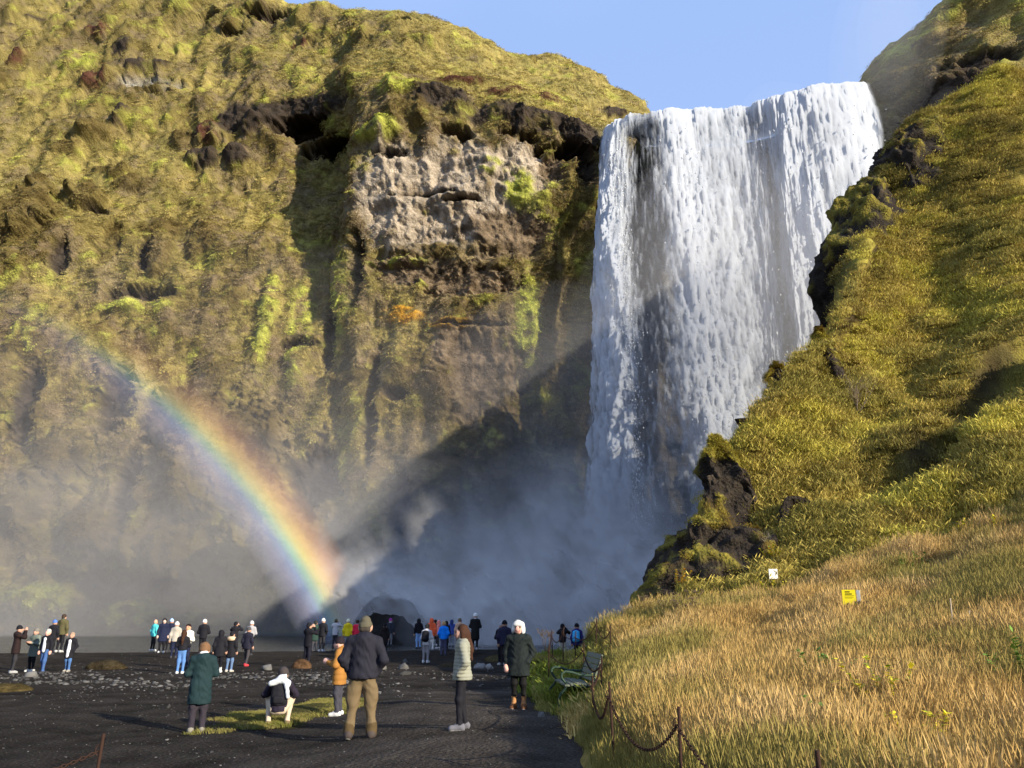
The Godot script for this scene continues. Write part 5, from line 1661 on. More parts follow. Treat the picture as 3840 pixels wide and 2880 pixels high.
		{"at": Vector3(-4.05, -0.29, -50.00), "h": 1.70, "turn": -0.4, "top": INK, "head": "long", "hair": INK, "label": "dark-haired person in black just behind the bright blue jacket"},
		{"at": Vector3(-4.07, -0.29, -54.67), "h": 1.73, "turn": 0.1, "top": Color(0.05, 0.09, 0.34), "legs": Color(0.2, 0.22, 0.26), "head": "hood", "hat": Color(0.03, 0.05, 0.16), "arms": "front", "label": "person in royal blue hooded jacket left of the brown hair"},
		{"at": Vector3(-3.23, -0.28, -50.00), "h": 1.82, "turn": 0, "top": Color(0.55, 0.36, 0.25), "head": "beanie", "hat": Color(0.17, 0.13, 0.09), "hood": "down", "label": "person in peach jacket with tan hat above the long brown hair"},
		{"at": Vector3(-2.01, -0.02, -44.30), "h": 1.86, "turn": -0.1, "top": Color(0.012, 0.012, 0.014), "hem": 0.5, "head": "beanie", "hat": Color(0.74, 0.75, 0.72), "arms": "front", "quilt": 0.008, "gap": 0.1, "collar_color": Color(0.5, 0.5, 0.5), "shoes": Color(0.35, 0.33, 0.33), "label": "tall person in long black padded coat and white beanie"},
		{"at": Vector3(-0.45, -0.28, -35.61), "h": 1.74, "turn": 0.2, "top": INK, "head": "beanie", "hat": Color(0.3, 0.3, 0.32), "arms": "front", "shoes": Color(0.4, 0.4, 0.4), "label": "person in black with grey beanie left of the padded navy jacket"},
		{"at": Vector3(-0.32, -0.28, -35.08), "h": 1.82, "turn": -0.1, "top": Color(0.022, 0.021, 0.045), "legs": Color(0.016, 0.014, 0.017), "head": "beanie", "hat": Color(0.014, 0.014, 0.016), "quilt": 0.008, "gap": 0.07, "wide": 1.06, "label": "man in quilted navy jacket with black beanie beside the white-haired woman"},
		{"at": Vector3(0.15, -0.28, -37.50), "h": 1.50, "turn": 0, "top": Color(0.07, 0.07, 0.085), "head": "beanie", "hat": Color(0.05, 0.05, 0.06), "label": "small person in grey half hidden behind the white-haired woman"},
		{"at": Vector3(2.49, -0.37, -40.00), "h": 1.72, "turn": -0.3, "top": INK, "arms": "up", "head": "short", "hair": INK, "legs": Color(0.4, 0.38, 0.32), "hem": 0.88, "label": "person in black raising both arms behind the grass bank"},
		{"at": Vector3(3.04, -0.34, -38.00), "h": 1.72, "turn": -0.3, "top": Color(0.025, 0.025, 0.13), "head": "beanie", "hat": INK, "hood": "down", "pack": Color(0.05, 0.4, 0.75), "pack_label": "sky blue backpack behind the chain fence", "label": "person in dark blue jacket behind the chain fence"},
		{"at": Vector3(3.93, -0.26, -39.00), "h": 1.72, "turn": 0.3, "bend": 0.1, "top": Color(0.025, 0.014, 0.012), "head": "short", "hair": INK, "label": "person in dark brown half hidden behind the grass crest"},
		{"at": Vector3(4.15, -0.28, -39.00), "h": 1.72, "turn": -0.2, "top": Color(0.1, 0.05, 0.2), "head": "beanie", "hat": Color(0.28, 0.04, 0.04), "label": "person in purple jacket and dark red hat behind the grass crest"},
	]

# ---------------------------------------------------------------- tubes and simple solids
func tube(st: SurfaceTool, pts: PackedVector3Array, radii: PackedFloat32Array, sides := 6) -> void:
	var rows := []
	for i in pts.size():
		var dir := (pts[mini(i + 1, pts.size() - 1)] - pts[maxi(i - 1, 0)]).normalized()
		var a := dir.cross(Vector3(0.31, 0.2, 0.93)).normalized()
		var b := dir.cross(a)
		var ring := PackedVector3Array()
		for k in sides:
			var an := TAU * k / sides
			ring.append((a * cos(an) + b * sin(an)))
		rows.append(ring)
	for i in pts.size() - 1:
		for k in sides:
			var k2 := (k + 1) % sides
			var q := [[i, k], [i + 1, k], [i, k2], [i + 1, k], [i + 1, k2], [i, k2]]
			for e: Array in q:
				st.set_normal(rows[e[0]][e[1]])
				st.add_vertex(pts[e[0]] + rows[e[0]][e[1]] * radii[e[0]])
	for end in 2:
		var i := 0 if end == 0 else pts.size() - 1
		var nv := (pts[0] - pts[1]).normalized() if end == 0 else (pts[i] - pts[i - 1]).normalized()
		for k in range(1, sides - 1):
			for e: int in ([0, k, k + 1] if end == 0 else [0, k + 1, k]):
				st.set_normal(nv)
				st.add_vertex(pts[i] + rows[i][e] * radii[i])


func tool() -> SurfaceTool:
	var st := SurfaceTool.new()
	st.begin(Mesh.PRIMITIVE_TRIANGLES)
	return st


func solid(st: SurfaceTool, at: Vector3, half: Vector3, turn := Basis.IDENTITY) -> void:
	# a box with bevelled long look: faces with their own normals
	for ax in 3:
		for s: float in [-1.0, 1.0]:
			var n := Vector3.ZERO
			n[ax] = s
			var u := Vector3.ZERO
			u[(ax + 1) % 3] = 1.0
			var v := n.cross(u)
			var c := [n - u - v, n + u - v, n + u + v, n - u + v]
			for i: int in [0, 2, 1, 0, 3, 2]:
				st.set_normal(turn * n)
				st.add_vertex(at + turn * (c[i] * half))


# ---------------------------------------------------------------- chain fence
func sag(a: Vector3, b: Vector3, dip: float, n: int) -> PackedVector3Array:
	var out := PackedVector3Array()
	for i in n + 1:
		var t := float(i) / n
		out.append(a.lerp(b, t) - Vector3(0, dip * 4.0 * t * (1.0 - t), 0))
	return out


func link_mesh(len_of: float, thick: float) -> ArrayMesh:
	var pts := PackedVector3Array()
	var rad := PackedFloat32Array()
	for i in 13:
		var an := TAU * i / 12.0
		pts.append(Vector3(cos(an) * len_of * 0.30, 0, sin(an) * len_of * 0.55))
		rad.append(thick)
	var st := tool()
	tube(st, pts, rad, 5)
	return st.commit()


func chain(a: Vector3, b: Vector3, dip: float, label: String, single: bool) -> void:
	var o := base("chain", a)
	tag(o, label, "chain", "chains of the path fence")
	var span := sag(Vector3.ZERO, b - a, dip, 120)
	var total := 0.0
	for i in 120:
		total += span[i].distance_to(span[i + 1])
	var size := 0.046
	var n := int(total / (size * 0.82))
	var lm := link_mesh(size, 0.0052)
	var st := tool()
	var run := 0.0
	var k := 0
	for i in 120:
		var seg := span[i].distance_to(span[i + 1])
		while k < n and (k + 0.5) * total / n <= run + seg:
			var t := ((k + 0.5) * total / n - run) / seg
			var p := span[i].lerp(span[i + 1], t)
			var z := (span[i + 1] - span[i]).normalized()
			var x := Vector3.UP.cross(z).normalized()
			var bs := Basis(x, z.cross(x), z).rotated(z, (PI / 2 if k % 2 else 0.0) + 0.5)
			if single:
				var l := put(lm, "link", M.rust, o)
				l.transform = Transform3D(bs, p)
			else:
				st.append_from(lm, 0, Transform3D(bs, p))
			k += 1
		run += seg
	if not single:
		put(st.commit(), "links", M.rust, o)


func build_fence() -> void:
	var m := mat("rust", 0.85, Color(0.21, 0.145, 0.115))
	relief(m, grain(8, 0.05, 4, 256), 0.3, 6.0)
	var posts := [
		[1.85, -5.1, 0.95, "rusty steel post at the lower right with looped chain"], [1.44, -7.3, 0.95, "tall rusty steel post standing nearest the viewer in the straw grass"], [1.16, -9.6, 0.95, "rusty steel post just right of the bench foreground"],
		[1.24, -12.7, 0.85, "rusty steel post beside the rear leg of the bench"], [1.59, -14.9, 0.95, "leaning rusty steel post right behind the bench back"], [1.56, -18.1, 0.95, "rusty steel post left behind the bench back"], [0.90, -20.4, 0.9, "rusty post at the path edge beyond the bench"],
		[1.18, -23.6, 0.95, "thin far fence post nearest the shoreline path"], [1.36, -21.9, 0.95, "thin far fence post below the person with raised arms"], [1.66, -21.6, 0.95, "thin far fence post below the sky blue backpack"], [2.06, -20.1, 0.95, "thin far fence post below the purple jacket"], [2.25, -18.6, 0.95, "last thin fence post on the right of the far chain"],
		[-3.82, -7.8, 0.86, "rusty post wrapped in chain at the lower left"],
	]
	var tops := []
	for p: Array in posts:
		var y := land_y(p[0], p[1]) if p[0] > 0.0 else ground_y(p[0], p[1])
		var at := Vector3(p[0], y, p[1])
		var o := base("fence_post", at)
		tag(o, p[3], "post", "posts of the path fence")
		var lean := Vector3(rng.randf_range(-0.05, 0.05), 0, rng.randf_range(-0.03, 0.03))
		var st := tool()
		var pts := PackedVector3Array()
		var rad := PackedFloat32Array()
		for i in 24:
			var t := float(i) / 23.0
			pts.append(Vector3(lean.x, 1, lean.z) * lerpf(-0.3, p[2], t))
			rad.append(0.0145 + 0.0018 * (i % 2))
		tube(st, pts, rad, 8)
		var rod := put(st.commit(), "rod", M.rust, o)
		# the hook that carries the chain
		st = tool()
		var hk := PackedVector3Array()
		var hr := PackedFloat32Array()
		for i in 9:
			var an := PI * i / 8.0
			hk.append(Vector3(lean.x, 1, lean.z) * (p[2] - 0.16) + Vector3(-0.018 - 0.03 * sin(an), 0.05 * cos(an) + 0.02, 0.0))
			hr.append(0.006)
		tube(st, hk, hr, 5)
		put(st.commit(), "hook", M.rust, rod)
		tops.append(at + Vector3(lean.x, 1, lean.z) * (p[2] - 0.15) + Vector3(-0.02, 0, 0))
	chain(tops[0], tops[1], 0.30, "rusty chain sagging from the nearest post to the lower right", true)
	chain(tops[1], tops[2], 0.36, "rusty chain hanging in a deep curve across the straw grass", true)
	chain(tops[2], tops[3], 0.34, "short rusty chain looping down right of the bench", false)
	chain(tops[3], tops[4], 0.10, "rusty chain rising behind the bench back", false)
	chain(tops[4], tops[5], 0.25, "rusty chain dropping behind the top of the bench", false)
	chain(tops[5], tops[6], 0.30, "rusty chain sagging from the bench to the path edge", false)
	chain(tops[6], tops[7], 0.18, "far chain at the path edge beside the shoreline", false)
	chain(tops[7], tops[8], 0.22, "far chain left of the person with raised arms", false)
	chain(tops[8], tops[9], 0.10, "far chain below the raised arms", false)
	chain(tops[9], tops[10], 0.20, "far chain below the sky blue backpack", false)
	chain(tops[10], tops[11], 0.22, "far chain at the right end of the fence", false)
	chain(tops[12], tops[12] + Vector3(-1.5, -0.12, 1.1), 0.16, "rusty chain hanging from the lower left post", true)


# ---------------------------------------------------------------- bench
func build_bench() -> void:
	var m := mat("bench_iron", 0.45, Color(0.17, 0.24, 0.19))
	relief(m, grain(9, 0.06, 4, 256), 0.2, 8.0)
	m = mat("bench_wood", 0.75, Color(0.40, 0.42, 0.37))
	relief(m, grain(10, 0.04, 4, 256), 0.3, 6.0)
	var y := land_y(1.36, -16.6)
	var o := base("bench", Vector3(1.36, y - 0.10, -16.4), 0.10)
	tag(o, "weathered green park bench sunk in the grass beside the chain", "bench")
	# it faces left; its length runs away from the viewer
	var length := 1.35
	for e in 2:
		var z := 0.0 if e == 0 else -length
		var st := tool()
		var arm := PackedVector3Array()
		var rad := PackedFloat32Array()
		# armrest loop, back to front and under
		for q: Vector2 in [Vector2(0.36, 0.62), Vector2(0.22, 0.60), Vector2(0.0, 0.61), Vector2(-0.16, 0.66), Vector2(-0.30, 0.68), Vector2(-0.37, 0.64), Vector2(-0.38, 0.57), Vector2(-0.33, 0.50), Vector2(-0.27, 0.43), Vector2(-0.32, 0.34), Vector2(-0.40, 0.26), Vector2(-0.44, 0.16), Vector2(-0.43, 0.0)]:
			arm.append(Vector3(q.x, q.y, z))
			rad.append(0.026)
		tube(st, arm, rad, 8)
		var back := PackedVector3Array()
		rad = PackedFloat32Array()
		for q: Vector2 in [Vector2(0.40, 0.0), Vector2(0.34, 0.25), Vector2(0.24, 0.42), Vector2(0.30, 0.62), Vector2(0.40, 0.85), Vector2(0.46, 0.98)]:
			back.append(Vector3(q.x, q.y, z))
			rad.append(0.026)
		tube(st, back, rad, 8)
		var seat := PackedVector3Array([Vector3(-0.30, 0.42, z), Vector3(-0.1, 0.40, z), Vector3(0.12, 0.39, z), Vector3(0.26, 0.42, z)])
		tube(st, seat, PackedFloat32Array([0.024, 0.024, 0.024, 0.024]), 8)
		put(st.commit(), "cast_end", M.bench_iron, o)
	for i in 5:
		var st := tool()
		solid(st, Vector3(-0.27 + 0.115 * i, 0.445 - 0.012 * absf(2.0 - i), -length / 2), Vector3(0.046, 0.016, length / 2 + 0.05), Basis(Vector3(0, 0, 1), -0.04))
		put(st.commit(), "seat_slat", M.bench_wood, o)
	for i in 5:
		var t := float(i) / 4.0
		var st := tool()
		solid(st, Vector3(0.275 + 0.16 * t, 0.53 + 0.42 * t, -length / 2), Vector3(0.014, 0.048, length / 2 + 0.05), Basis(Vector3(0, 0, 1), -0.38))
		put(st.commit(), "back_slat", M.bench_wood, o)


# ---------------------------------------------------------------- signs and stakes
func build_signs() -> void:
	mat("sign_yellow", 0.5, Color(0.82, 0.76, 0.10))
	mat("sign_ink", 0.6, Color(0.16, 0.15, 0.04))
	mat("sign_white", 0.5, Color(0.86, 0.86, 0.84))
	mat("pale_wood", 0.85, Color(0.72, 0.66, 0.56))
	mat("dark_wood", 0.85, Color(0.22, 0.19, 0.15))
	var at := Vector3(7.27, land_y(7.27, -17.3) + 0.5, -17.3)
	var o := base("notice_sign", at, -0.25)
	tag(o, "small yellow notice sign standing in the straw grass", "sign")
	var st := tool()
	solid(st, Vector3(0, 0.14, 0), Vector3(0.135, 0.155, 0.006))
	var board := put(st.commit(), "board", M.sign_yellow, o)
	# two bold lines and finer lines of print, too small to read
	for r: Array in [[-0.075, 0.25, 9, 0.012], [-0.075, 0.205, 14, 0.012], [-0.085, 0.17, 17, 0.004], [-0.085, 0.14, 17, 0.003], [-0.085, 0.12, 15, 0.003]]:
		st = tool()
		var x: float = r[0]
		for i in int(r[2]):
			var w := rng.randf_range(0.003, 0.0055)
			solid(st, Vector3(x + w, r[1], 0.0075), Vector3(w, r[3], 0.001))
			x += w * 2.0 + 0.0022
		put(st.commit(), "print_line", M.sign_ink, board)
	for sd: float in [-0.09, 0.09]:
		st = tool()
		solid(st, Vector3(sd, -0.2, -0.02), Vector3(0.012, 0.42, 0.012))
		put(st.commit(), "leg", M.dark_wood, o)
	at = Vector3(7.52, land_y(7.52, -17.4) + 0.5, -17.4)
	o = base("marker_board", at, -0.6)
	tag(o, "narrow white marker board right beside the yellow sign", "sign")
	st = tool()
	solid(st, Vector3(0, 0.16, 0), Vector3(0.035, 0.13, 0.006))
	put(st.commit(), "board", M.sign_white, o)
	st = tool()
	solid(st, Vector3(0, -0.12, -0.014), Vector3(0.01, 0.3, 0.008))
	put(st.commit(), "leg", M.pale_wood, o)
	at = Vector3(7.95, land_y(7.95, -24.2) + 0.38, -24.2)
	o = base("notice_sign", at, 0.1)
	tag(o, "small white sign on two legs below the dark rock outcrop", "sign")
	st = tool()
	solid(st, Vector3(0, 0.17, 0), Vector3(0.135, 0.145, 0.008))
	put(st.commit(), "board", M.sign_white, o)
	for sd: float in [-0.12, 0.12]:
		st = tool()
		solid(st, Vector3(sd, -0.1, -0.018), Vector3(0.012, 0.42, 0.01))
		put(st.commit(), "leg", M.pale_wood, o)
	for s: Array in [[6.7, -22.2, 0.75, 0.0, M.dark_wood, "thin dark stake in the hillside left of the white sign"], [7.55, -13.9, 1.0, 0.03, M.pale_wood, "taller of two pale sticks at the right of the grass"], [7.72, -13.9, 0.8, 0.16, M.pale_wood, "shorter leaning pale stick at the right of the grass"]]:
		st = tool()
		tube(st, PackedVector3Array([Vector3(0, -0.3, 0), Vector3(s[3] * 0.5, s[2] * 0.5, 0), Vector3(s[3], s[2], 0.02)]), PackedFloat32Array([0.014, 0.013, 0.010]), 6)
		var stake := put(st.commit(), "stake", s[4])
		stake.position = Vector3(s[0], land_y(s[0], s[1]), s[1])
		tag(stake, s[5], "stake")


# ---------------------------------------------------------------- bare shrubs and dry stalks
func grow(st: SurfaceTool, at: Vector3, dir: Vector3, length: float, r0: float, level: int, r: RandomNumberGenerator, spread: float) -> void:
	var pts := PackedVector3Array([at])
	var rad := PackedFloat32Array([r0])
	var d := dir
	for i in 4:
		d = (d + Vector3(r.randfn(), r.randfn() * 0.4 + 0.12, r.randfn()) * 0.16).normalized()
		pts.append(pts[i] + d * length / 4.0)
		rad.append(r0 * (1.0 - 0.16 * (i + 1)))
	tube(st, pts, rad, 5 if level > 1 else 4)
	if level <= 0:
		return
	for i in 2 + r.randi() % 3:
		var k := 1 + r.randi() % 4
		var nd := (d + Vector3(r.randfn(), r.randf() * 0.6, r.randfn()) * spread).normalized()
		grow(st, pts[k], nd, length * r.randf_range(0.5, 0.8), rad[k] * 0.7, level - 1, r, spread)


func shrub(at: Vector3, height: float, stems: int, level: int, material: Material, seed_value: int, name_of: String, label: String, cat: String, group := "", thick := 0.018) -> void:
	var r := RandomNumberGenerator.new()
	r.seed = seed_value
	var o := base(name_of, at)
	tag(o, label, cat, group)
	for i in stems:
		var st := tool()
		var d := Vector3(r.randfn() * 0.45, 1.0, r.randfn() * 0.45).normalized()
		grow(st, Vector3(r.randfn() * 0.05, -0.1, r.randfn() * 0.05), d, height * 0.5, thick, level, r, 0.75)
		put(st.commit(), "branch", material, o)


func umbel(at: Vector3, height: float, seed_value: int, label: String) -> void:
	# a dry stalk that opens into rays with seed clusters
	var r := RandomNumberGenerator.new()
	r.seed = seed_value
	var o := base("dry_umbel", at)
	tag(o, label, "dry plant", "dry stalks on the hill")
	for s in 2 + r.randi() % 2:
		var st := tool()
		var d := Vector3(r.randfn() * 0.2, 1.0, r.randfn() * 0.2).normalized()
		var top := d * height * r.randf_range(0.7, 1.0)
		tube(st, PackedVector3Array([Vector3(0, -0.1, 0), top * 0.5 + Vector3(r.randfn() * 0.03, 0, 0), top]), PackedFloat32Array([0.014, 0.012, 0.008]), 5)
		for k in 9:
			var an := TAU * k / 9.0 + r.randf()
			var tip := top + Vector3(cos(an) * 0.13, 0.10 + r.randf() * 0.07, sin(an) * 0.13)
			tube(st, PackedVector3Array([top, tip]), PackedFloat32Array([0.005, 0.004]), 3)
			for q in 5:
				var e := tip + Vector3(r.randfn(), absf(r.randfn()), r.randfn()) * 0.02
				tube(st, PackedVector3Array([tip, e]), PackedFloat32Array([0.006, 0.009]), 3)
		put(st.commit(), "stalk", M.dry_stalk, o)


func build_shrubs() -> void:
	mat("bare_twig", 0.9, Color(0.50, 0.44, 0.37))
	mat("bleached_twig", 0.9, Color(0.66, 0.62, 0.53))
	mat("dry_stalk", 0.9, Color(0.40, 0.34, 0.27))
	shrub(Vector3(14.57, 10.05, -31.6), 2.3, 6, 4, M.bare_twig, 3, "bare_shrub", "leafless grey shrub high on the mossy hillside", "shrub")
	shrub(Vector3(8.31, 3.75, -26.5), 1.1, 4, 3, M.bleached_twig, 7, "bare_shrub", "bleached leafless bush at the foot of the rock outcrop, left one", "shrub", "", 0.016)
	shrub(Vector3(8.75, 3.95, -26.5), 1.05, 4, 3, M.bleached_twig, 9, "bare_shrub", "bleached leafless bush at the foot of the rock outcrop, right one", "shrub", "", 0.016)
	var spots := [[3.9, -20.9, 0.75, "pale dry umbel cluster left of the other stalks"], [4.3, -21.4, 0.8, "tallest dry umbel cluster amid the straw grass"], [4.6, -20.6, 0.7, "low pale dry umbel beside the tallest cluster"], [4.95, -21.0, 0.75, "dry umbel at the right of the pale cluster"], [6.9, -20.2, 0.6, "dark dry umbel left of the yellow sign"], [4.1, -24.6, 0.6, "dry umbel against the mist on the grass crest"], [3.5, -24.8, 0.55, "smaller dry umbel lower on the grass crest"], [1.05, -24.8, 0.75, "dry umbel on the tip of the bank by the shore"], [7.35, -17.1, 0.5, "dry stalk under the yellow sign"]]
	for i in spots.size():
		var s: Array = spots[i]
		umbel(Vector3(s[0], land_y(s[0], s[1]), s[1]), s[2], 40 + i, s[3])
	# leafy herbs, green and flowering yellow
	mat("herb", 0.8, Color.WHITE, true)
	M.herb.cull_mode = BaseMaterial3D.CULL_DISABLED
	M.herb.backlight_enabled = true
	M.herb.backlight = Color(0.5, 0.5, 0.3)
	var G := Color(0.13, 0.24, 0.04)
	var Y := Color(0.70, 0.58, 0.03)
	var O := Color(0.62, 0.34, 0.02)
	var herbs := [[4.4, -11.5, 0.75, G, "large green leafy herb in the straw grass"], [3.46, -8.9, 0.6, G, "low green herb near the lower right post"], [4.5, -9.8, 0.85, Y, "yellow flowering herb in the straw grass right of the large green one"], [3.9, -8.3, 0.6, Y, "yellow flowering herb close to the lower edge"], [6.4, -10.2, 0.8, G, "green herb at the right edge of the straw grass"],
		[13.3, -23.2, 0.6, Y, "yellow herb high on the right slope, left one"], [13.8, -22.3, 0.6, Y, "yellow herb high on the right slope, right one"], [7.8, -23.7, 0.7, Y, "yellow herb just below the white sign"], [5.26, -25.4, 0.7, O, "orange yellow herb at the foot of the dark rock"], [10.3, -20.9, 0.7, G, "broad green herb patch on the middle of the right slope"], [10.8, -21.3, 0.6, G, "green herb right of the broad patch on the slope"], [8.4, -25.6, 0.5, Y, "small yellow herb above the white sign"]]
	for i in herbs.size():
		var s: Array = herbs[i]
		herb(Vector3(s[0], land_y(s[0], s[1]), s[1]), s[2] * 1.25, s[3], 60 + i, s[4])


func herb(at: Vector3, height: float, c: Color, seed_value: int, label: String) -> void:
	var r := RandomNumberGenerator.new()
	r.seed = seed_value
	var o := base("leafy_herb", at)
	tag(o, label, "plant", "leafy herbs on the hill")
	var st := tool()
	var lv := tool()
	for s in 6:
		var d := Vector3(r.randfn() * 0.4, 1.0, r.randfn() * 0.4).normalized()
		var top := d * height * r.randf_range(0.7, 1.0)
		st.set_color(Color(0.18, 0.2, 0.05))
		tube(st, PackedVector3Array([Vector3(0, -0.1, 0), top * 0.5, top]), PackedFloat32Array([0.008, 0.006, 0.004]), 4)
		for k in 46:
			var p := top * r.randf_range(0.45, 1.05)
			var a := Vector3(r.randfn(), r.randf() * 0.5, r.randfn()).normalized() * r.randf_range(0.04, 0.10)
			var b := a.cross(Vector3.UP).normalized() * a.length() * 0.35
			var n := a.cross(b).normalized()
			var v := r.randf_range(0.7, 1.3)
			var cc := c.lerp(Color(0.13, 0.24, 0.04), 0.0 if r.randf() < 0.7 else 0.8)
			for q: Vector3 in [p, p + a * 0.5 + b, p + a, p, p + a, p + a * 0.5 - b]:
				lv.set_color(Color(cc.r * v, cc.g * v, cc.b * v))
				lv.set_normal(n)
				lv.add_vertex(q)
	put(st.commit(), "stem", M.herb, o)
	var leaf := put(lv.commit(), "leaves", M.herb, o)
	leaf.set_meta("kind", "stuff")


# ---------------------------------------------------------------- stones
func pebble(seed_value: int, flat: float) -> ArrayMesh:
	var s := SphereMesh.new()
	s.radial_segments = 9
	s.rings = 5
	s.radius = 1.0
	s.height = 2.0
	var arr := s.get_mesh_arrays()
	var v: PackedVector3Array = arr[Mesh.ARRAY_VERTEX]
	for i in v.size():
		var q := v[i]
		var n := noise_c.get_noise_3d(q.x * 1.1 + seed_value * 7.0, q.y * 1.1, q.z * 1.1)
		v[i] = Vector3(q.x, q.y * flat, q.z * 0.8) * (0.8 + 0.8 * n)
	var st := tool()
	var ix: PackedInt32Array = arr[Mesh.ARRAY_INDEX]
	for i in ix:
		st.add_vertex(v[i])
	st.generate_normals()
	return st.commit()


func build_stones() -> void:
	mat("stone", 0.85, Color.WHITE, true)
	M.stone.metallic_specular = 0.35
	relief(M.stone, grain(12, 0.05, 4, 256), 1.0, 4.0)
	var shapes := [pebble(1, 0.42), pebble(2, 0.6), pebble(3, 0.3)]
	var spots := [[], [], []]
	var cols := [[], [], []]
	for i in 34000:
		var z := -10.0 - 36.0 * pow(rng.randf(), 0.9)
		var x := rng.randf_range(-30.0, 1.0)
		var bed := exp(-pow((z + 27.5 + 1.5 * noise_a.get_noise_2d(x * 2.0, 3.0)) / 4.2, 2.0)) * (1.0 - 0.5 * smoothstep(-8.0, 0.0, x))
		var c := noise_a.get_noise_2d(x * 3.0, z * 6.0)
		var chance := 0.035 + bed * smoothstep(-0.25, 0.3, c)
		if x > -2.2 and z > -24.0:
			chance *= 0.25
		if rng.randf() > chance:
			continue
		var j := rng.randi() % 3
		var sc := 0.018 + 0.085 * pow(rng.randf(), 3.0) * (0.35 + bed)
		var y := ground_y(x, z) + 0.022 * noise_c.get_noise_2d(x * 1.6, z * 1.6) + 0.035 * noise_a.get_noise_2d(x * 3.0, z * 5.0) * smoothstep(-46.0, -12.0, z)
		var bs := Basis.from_euler(Vector3(rng.randfn() * 0.15, rng.randf() * TAU, rng.randfn() * 0.15)) * sc
		spots[j].append(Transform3D(bs, Vector3(x, y + sc * 0.12, z)))
		var v := 0.035 + 0.10 * pow(rng.randf(), 2.0)
		cols[j].append(Color(v * 1.02, v, v * 0.97))
	for i in 2200:
		# crumbs of lava and shell on the trodden sand
		var z := -7.5 - 14.0 * rng.randf()
		var x := rng.randf_range(-11.0, 0.9)
		var j := rng.randi() % 3
		var sc := 0.006 + 0.016 * pow(rng.randf(), 2.0)
		spots[j].append(Transform3D(Basis.from_euler(Vector3(0, rng.randf() * TAU, rng.randfn() * 0.2)) * sc, Vector3(x, ground_y(x, z) + 0.022 * noise_c.get_noise_2d(x * 1.6, z * 1.6) + 0.035 * noise_a.get_noise_2d(x * 3.0, z * 5.0) + 0.003, z)))
		var v := 0.03 + 0.12 * pow(rng.randf(), 3.0)
		cols[j].append(Color(v, v, v * 0.95))
	for j in 3:
		scatter("gravel", shapes[j], M.stone, spots[j], cols[j], "grey stones strewn over the black sand")
	# rocks large enough to pick out
	var rocks := [
		[-20.6, -25.6, 0.55, 0.16, 0.26, "pale rough rock heap at the far left edge"], [-20.0, -25.2, 0.3, 0.12, 0.24, "pale rock at the right end of the far left heap"], [-17.2, -29.4, 0.22, 0.16, 0.17, "pointed grey rock below the grey-haired man"], [-9.8, -33.0, 0.3, 0.12, 0.14, "flat grey rock beside the red shoes"], [-1.3, -33.6, 0.35, 0.14, 0.25, "pale rocks left of the quilted navy jacket"], [-0.9, -33.2, 0.25, 0.10, 0.3, "whitest rock at the feet of the man in navy"],
		[-4.9, -37.6, 0.17, 0.12, 0.10, "dark upright rock between the grey backpacker and the blue jacket"], [-5.5, -34.4, 0.3, 0.16, 0.09, "dark rock left of the grey backpacker"], [-5.2, -33.0, 0.24, 0.10, 0.13, "grey slab in front of the backpacker"], [-4.4, -33.4, 0.22, 0.14, 0.11, "rounded rock under the blue jacket"], [-7.0, -36.2, 0.22, 0.13, 0.2, "light stone behind the man in khaki"], [-3.9, -30.0, 0.26, 0.08, 0.05, "flat black rock left of the sage jacket"], [-8.2, -19.9, 0.06, 0.04, 0.05, "small dark stone alone on the sand at lower left"], [0.55, -15.6, 0.09, 0.05, 0.16, "fist-sized stone under the grassy bank by the path"],
	]
	for i in rocks.size():
		var r: Array = rocks[i]
		var o := put(pebble(20 + i, r[3] / r[2] * 1.6), "rock", M.stone)
		var md := o.mesh as ArrayMesh
		var arr := md.surface_get_arrays(0)
		var cc := PackedColorArray()
		for p: Vector3 in arr[Mesh.ARRAY_VERTEX]:
			var v: float = r[4] * (0.8 + 0.5 * noise_c.get_noise_3dv(p * 3.0))
			cc.append(Color(v * 1.03, v, v * 0.95))
		arr[Mesh.ARRAY_COLOR] = cc
		var nm := ArrayMesh.new()
		nm.add_surface_from_arrays(Mesh.PRIMITIVE_TRIANGLES, arr)
		o.mesh = nm
		o.position = Vector3(r[0], ground_y(r[0], r[1]) + 0.03, r[1])
		o.scale = Vector3.ONE * r[2]
		o.rotation.y = i * 1.7
		tag(o, r[5], "rock")


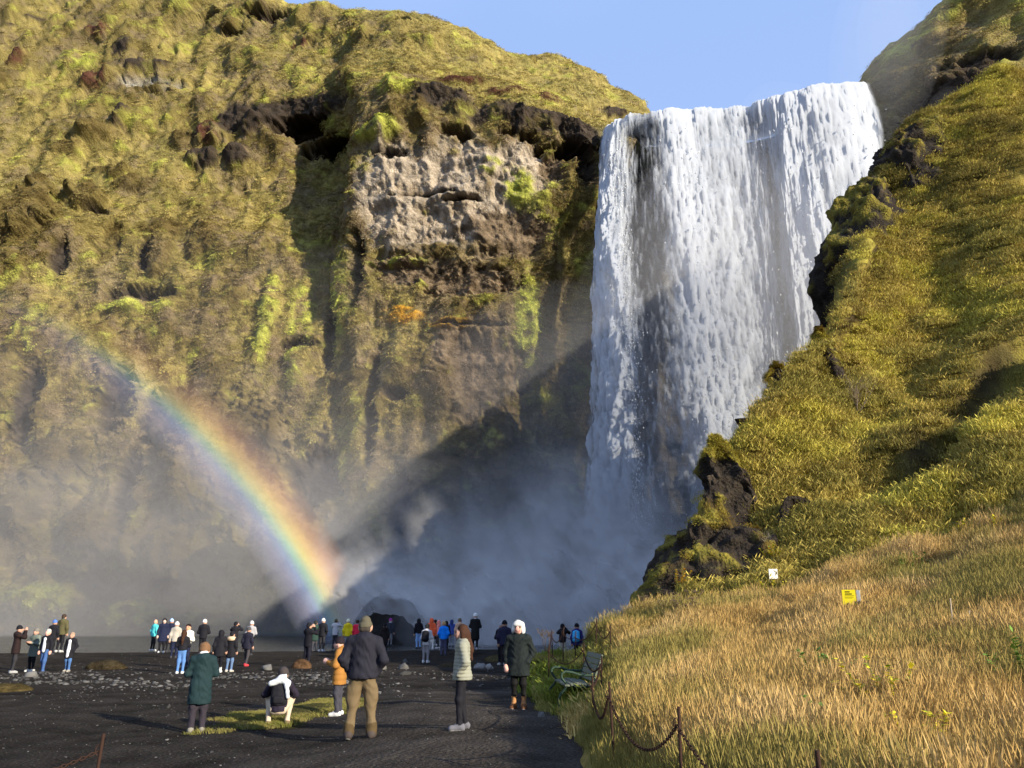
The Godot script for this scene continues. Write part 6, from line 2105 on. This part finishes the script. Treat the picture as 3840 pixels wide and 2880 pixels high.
# ---------------------------------------------------------------- turf on the sand and along the path
func build_patches() -> void:
	# low mossy hummocks that stand out of the sand
	var lumps := [[-15.0, -24.3, 0.85, 0.24, Color(0.10, 0.075, 0.03), "brown mossy hummock ringed with stones on the sand"], [-16.6, -33.6, 0.75, 0.42, Color(0.065, 0.05, 0.028), "dark mossy lump below the turquoise jacket"], [-8.7, -34.0, 0.42, 0.42, Color(0.13, 0.075, 0.04), "rusty brown tuft beside the man all in black"], [-0.1, -38.5, 1.3, 0.40, Color(0.09, 0.075, 0.035), "wide dark mossy bank behind the pale rocks"], [-2.2, -34.8, 0.9, 0.25, Color(0.075, 0.06, 0.035), "low brown hummock right of the sage jacket"], [0.9, -29.0, 0.7, 0.45, Color(0.05, 0.04, 0.028), "dark earth bank at the tip of the grass by the path"]]
	for l: Array in lumps:
		var w := 40
		var h := 22
		var pos := PackedVector3Array()
		var col := PackedColorArray()
		for i in w:
			for k in h:
				var an := TAU * i / (w - 1)
				var f := float(k) / (h - 1)
				var rr: float = l[2] * sin(f * PI * 0.5) * (1.0 + 0.3 * noise_c.get_noise_3d(cos(an) * 1.5 + l[0], f, sin(an) * 1.5))
				if k == h - 1:
					rr = l[2] * 1.05
				var y: float = l[3] * cos(f * PI * 0.5) - 0.05
				var p := Vector3(cos(an) * rr, y, sin(an) * rr * 0.8)
				p.y += 0.09 * noise_c.get_noise_3d(p.x * 2.5 + l[0], 0.0, p.z * 2.5) * (1.0 - f)
				pos.append(p)
				var v := 0.9 + 0.8 * noise_c.get_noise_3d(p.x * 5.0, p.y * 5.0, p.z * 5.0)
				col.append(l[4] * v)
		for k in h:
			pos[(w - 1) * h + k] = pos[k]
		var o := put(grid_mesh(pos, grid_normals(pos, w, h), col, w, h), "hummock", M.hill_cover)
		o.position = Vector3(l[0], ground_y(l[0], l[1]), l[1])
		tag(o, l[5], "hummock")
	# short green turf: the patch left of the path, and the lawn by the bench
	var kinds := [blades(150, 0.2, 0.04, 0.11, 0.007, 0.9, 0.0, 31), blades(130, 0.2, 0.05, 0.16, 0.008, 0.7, 0.0, 32)]
	var spots := [[], []]
	var cols := [[], []]
	for i in 2600:
		var x := -7.0 + rng.randf() * 4.0
		var z := -21.5 + rng.randf() * 6.0
		var n := noise_a.get_noise_2d(x * 9.0, z * 9.0)
		if Vector2((x + 4.85 + 0.22 * (z + 19.0)) / 1.0, (z + 19.0) / 2.4).length() + 0.9 * n + 0.25 * rng.randf() > 1.0:
			continue
		var j := rng.randi() % 2
		var c := Color(0.15, 0.16, 0.035).lerp(Color(0.26, 0.22, 0.08), rng.randf())
		spots[j].append(stand(Vector3(x, ground_y(x, z) + 0.06, z), Vector3.UP, 1.0, 0.7 + 0.5 * rng.randf()))
		cols[j].append(c)
	for i in 5200:
		var z := -15.0 - rng.randf() * 12.0
		var lo := 0.75
		var x := lo + rng.randf() * 2.0
		var n := noise_a.get_noise_2d(x * 7.0, z * 7.0)
		var y := land_y(x, z)
		if y < 0.0 or rng.randf() < 0.1:
			continue
		var j := rng.randi() % 2
		var c := Color(0.20, 0.23, 0.045).lerp(Color(0.34, 0.29, 0.09), clampf(0.4 + n + 0.5 * rng.randf() + 0.12 * (-16.0 - z) * 0.3, 0.0, 1.0))
		spots[j].append(stand(Vector3(x, y - 0.02, z), Vector3.UP, 1.0, 0.9 + 0.9 * rng.randf()))
		cols[j].append(c)
	for j in 2:
		scatter("short_turf", kinds[j], M.leaves, spots[j], cols[j], "short green turf by the path and on the sand")
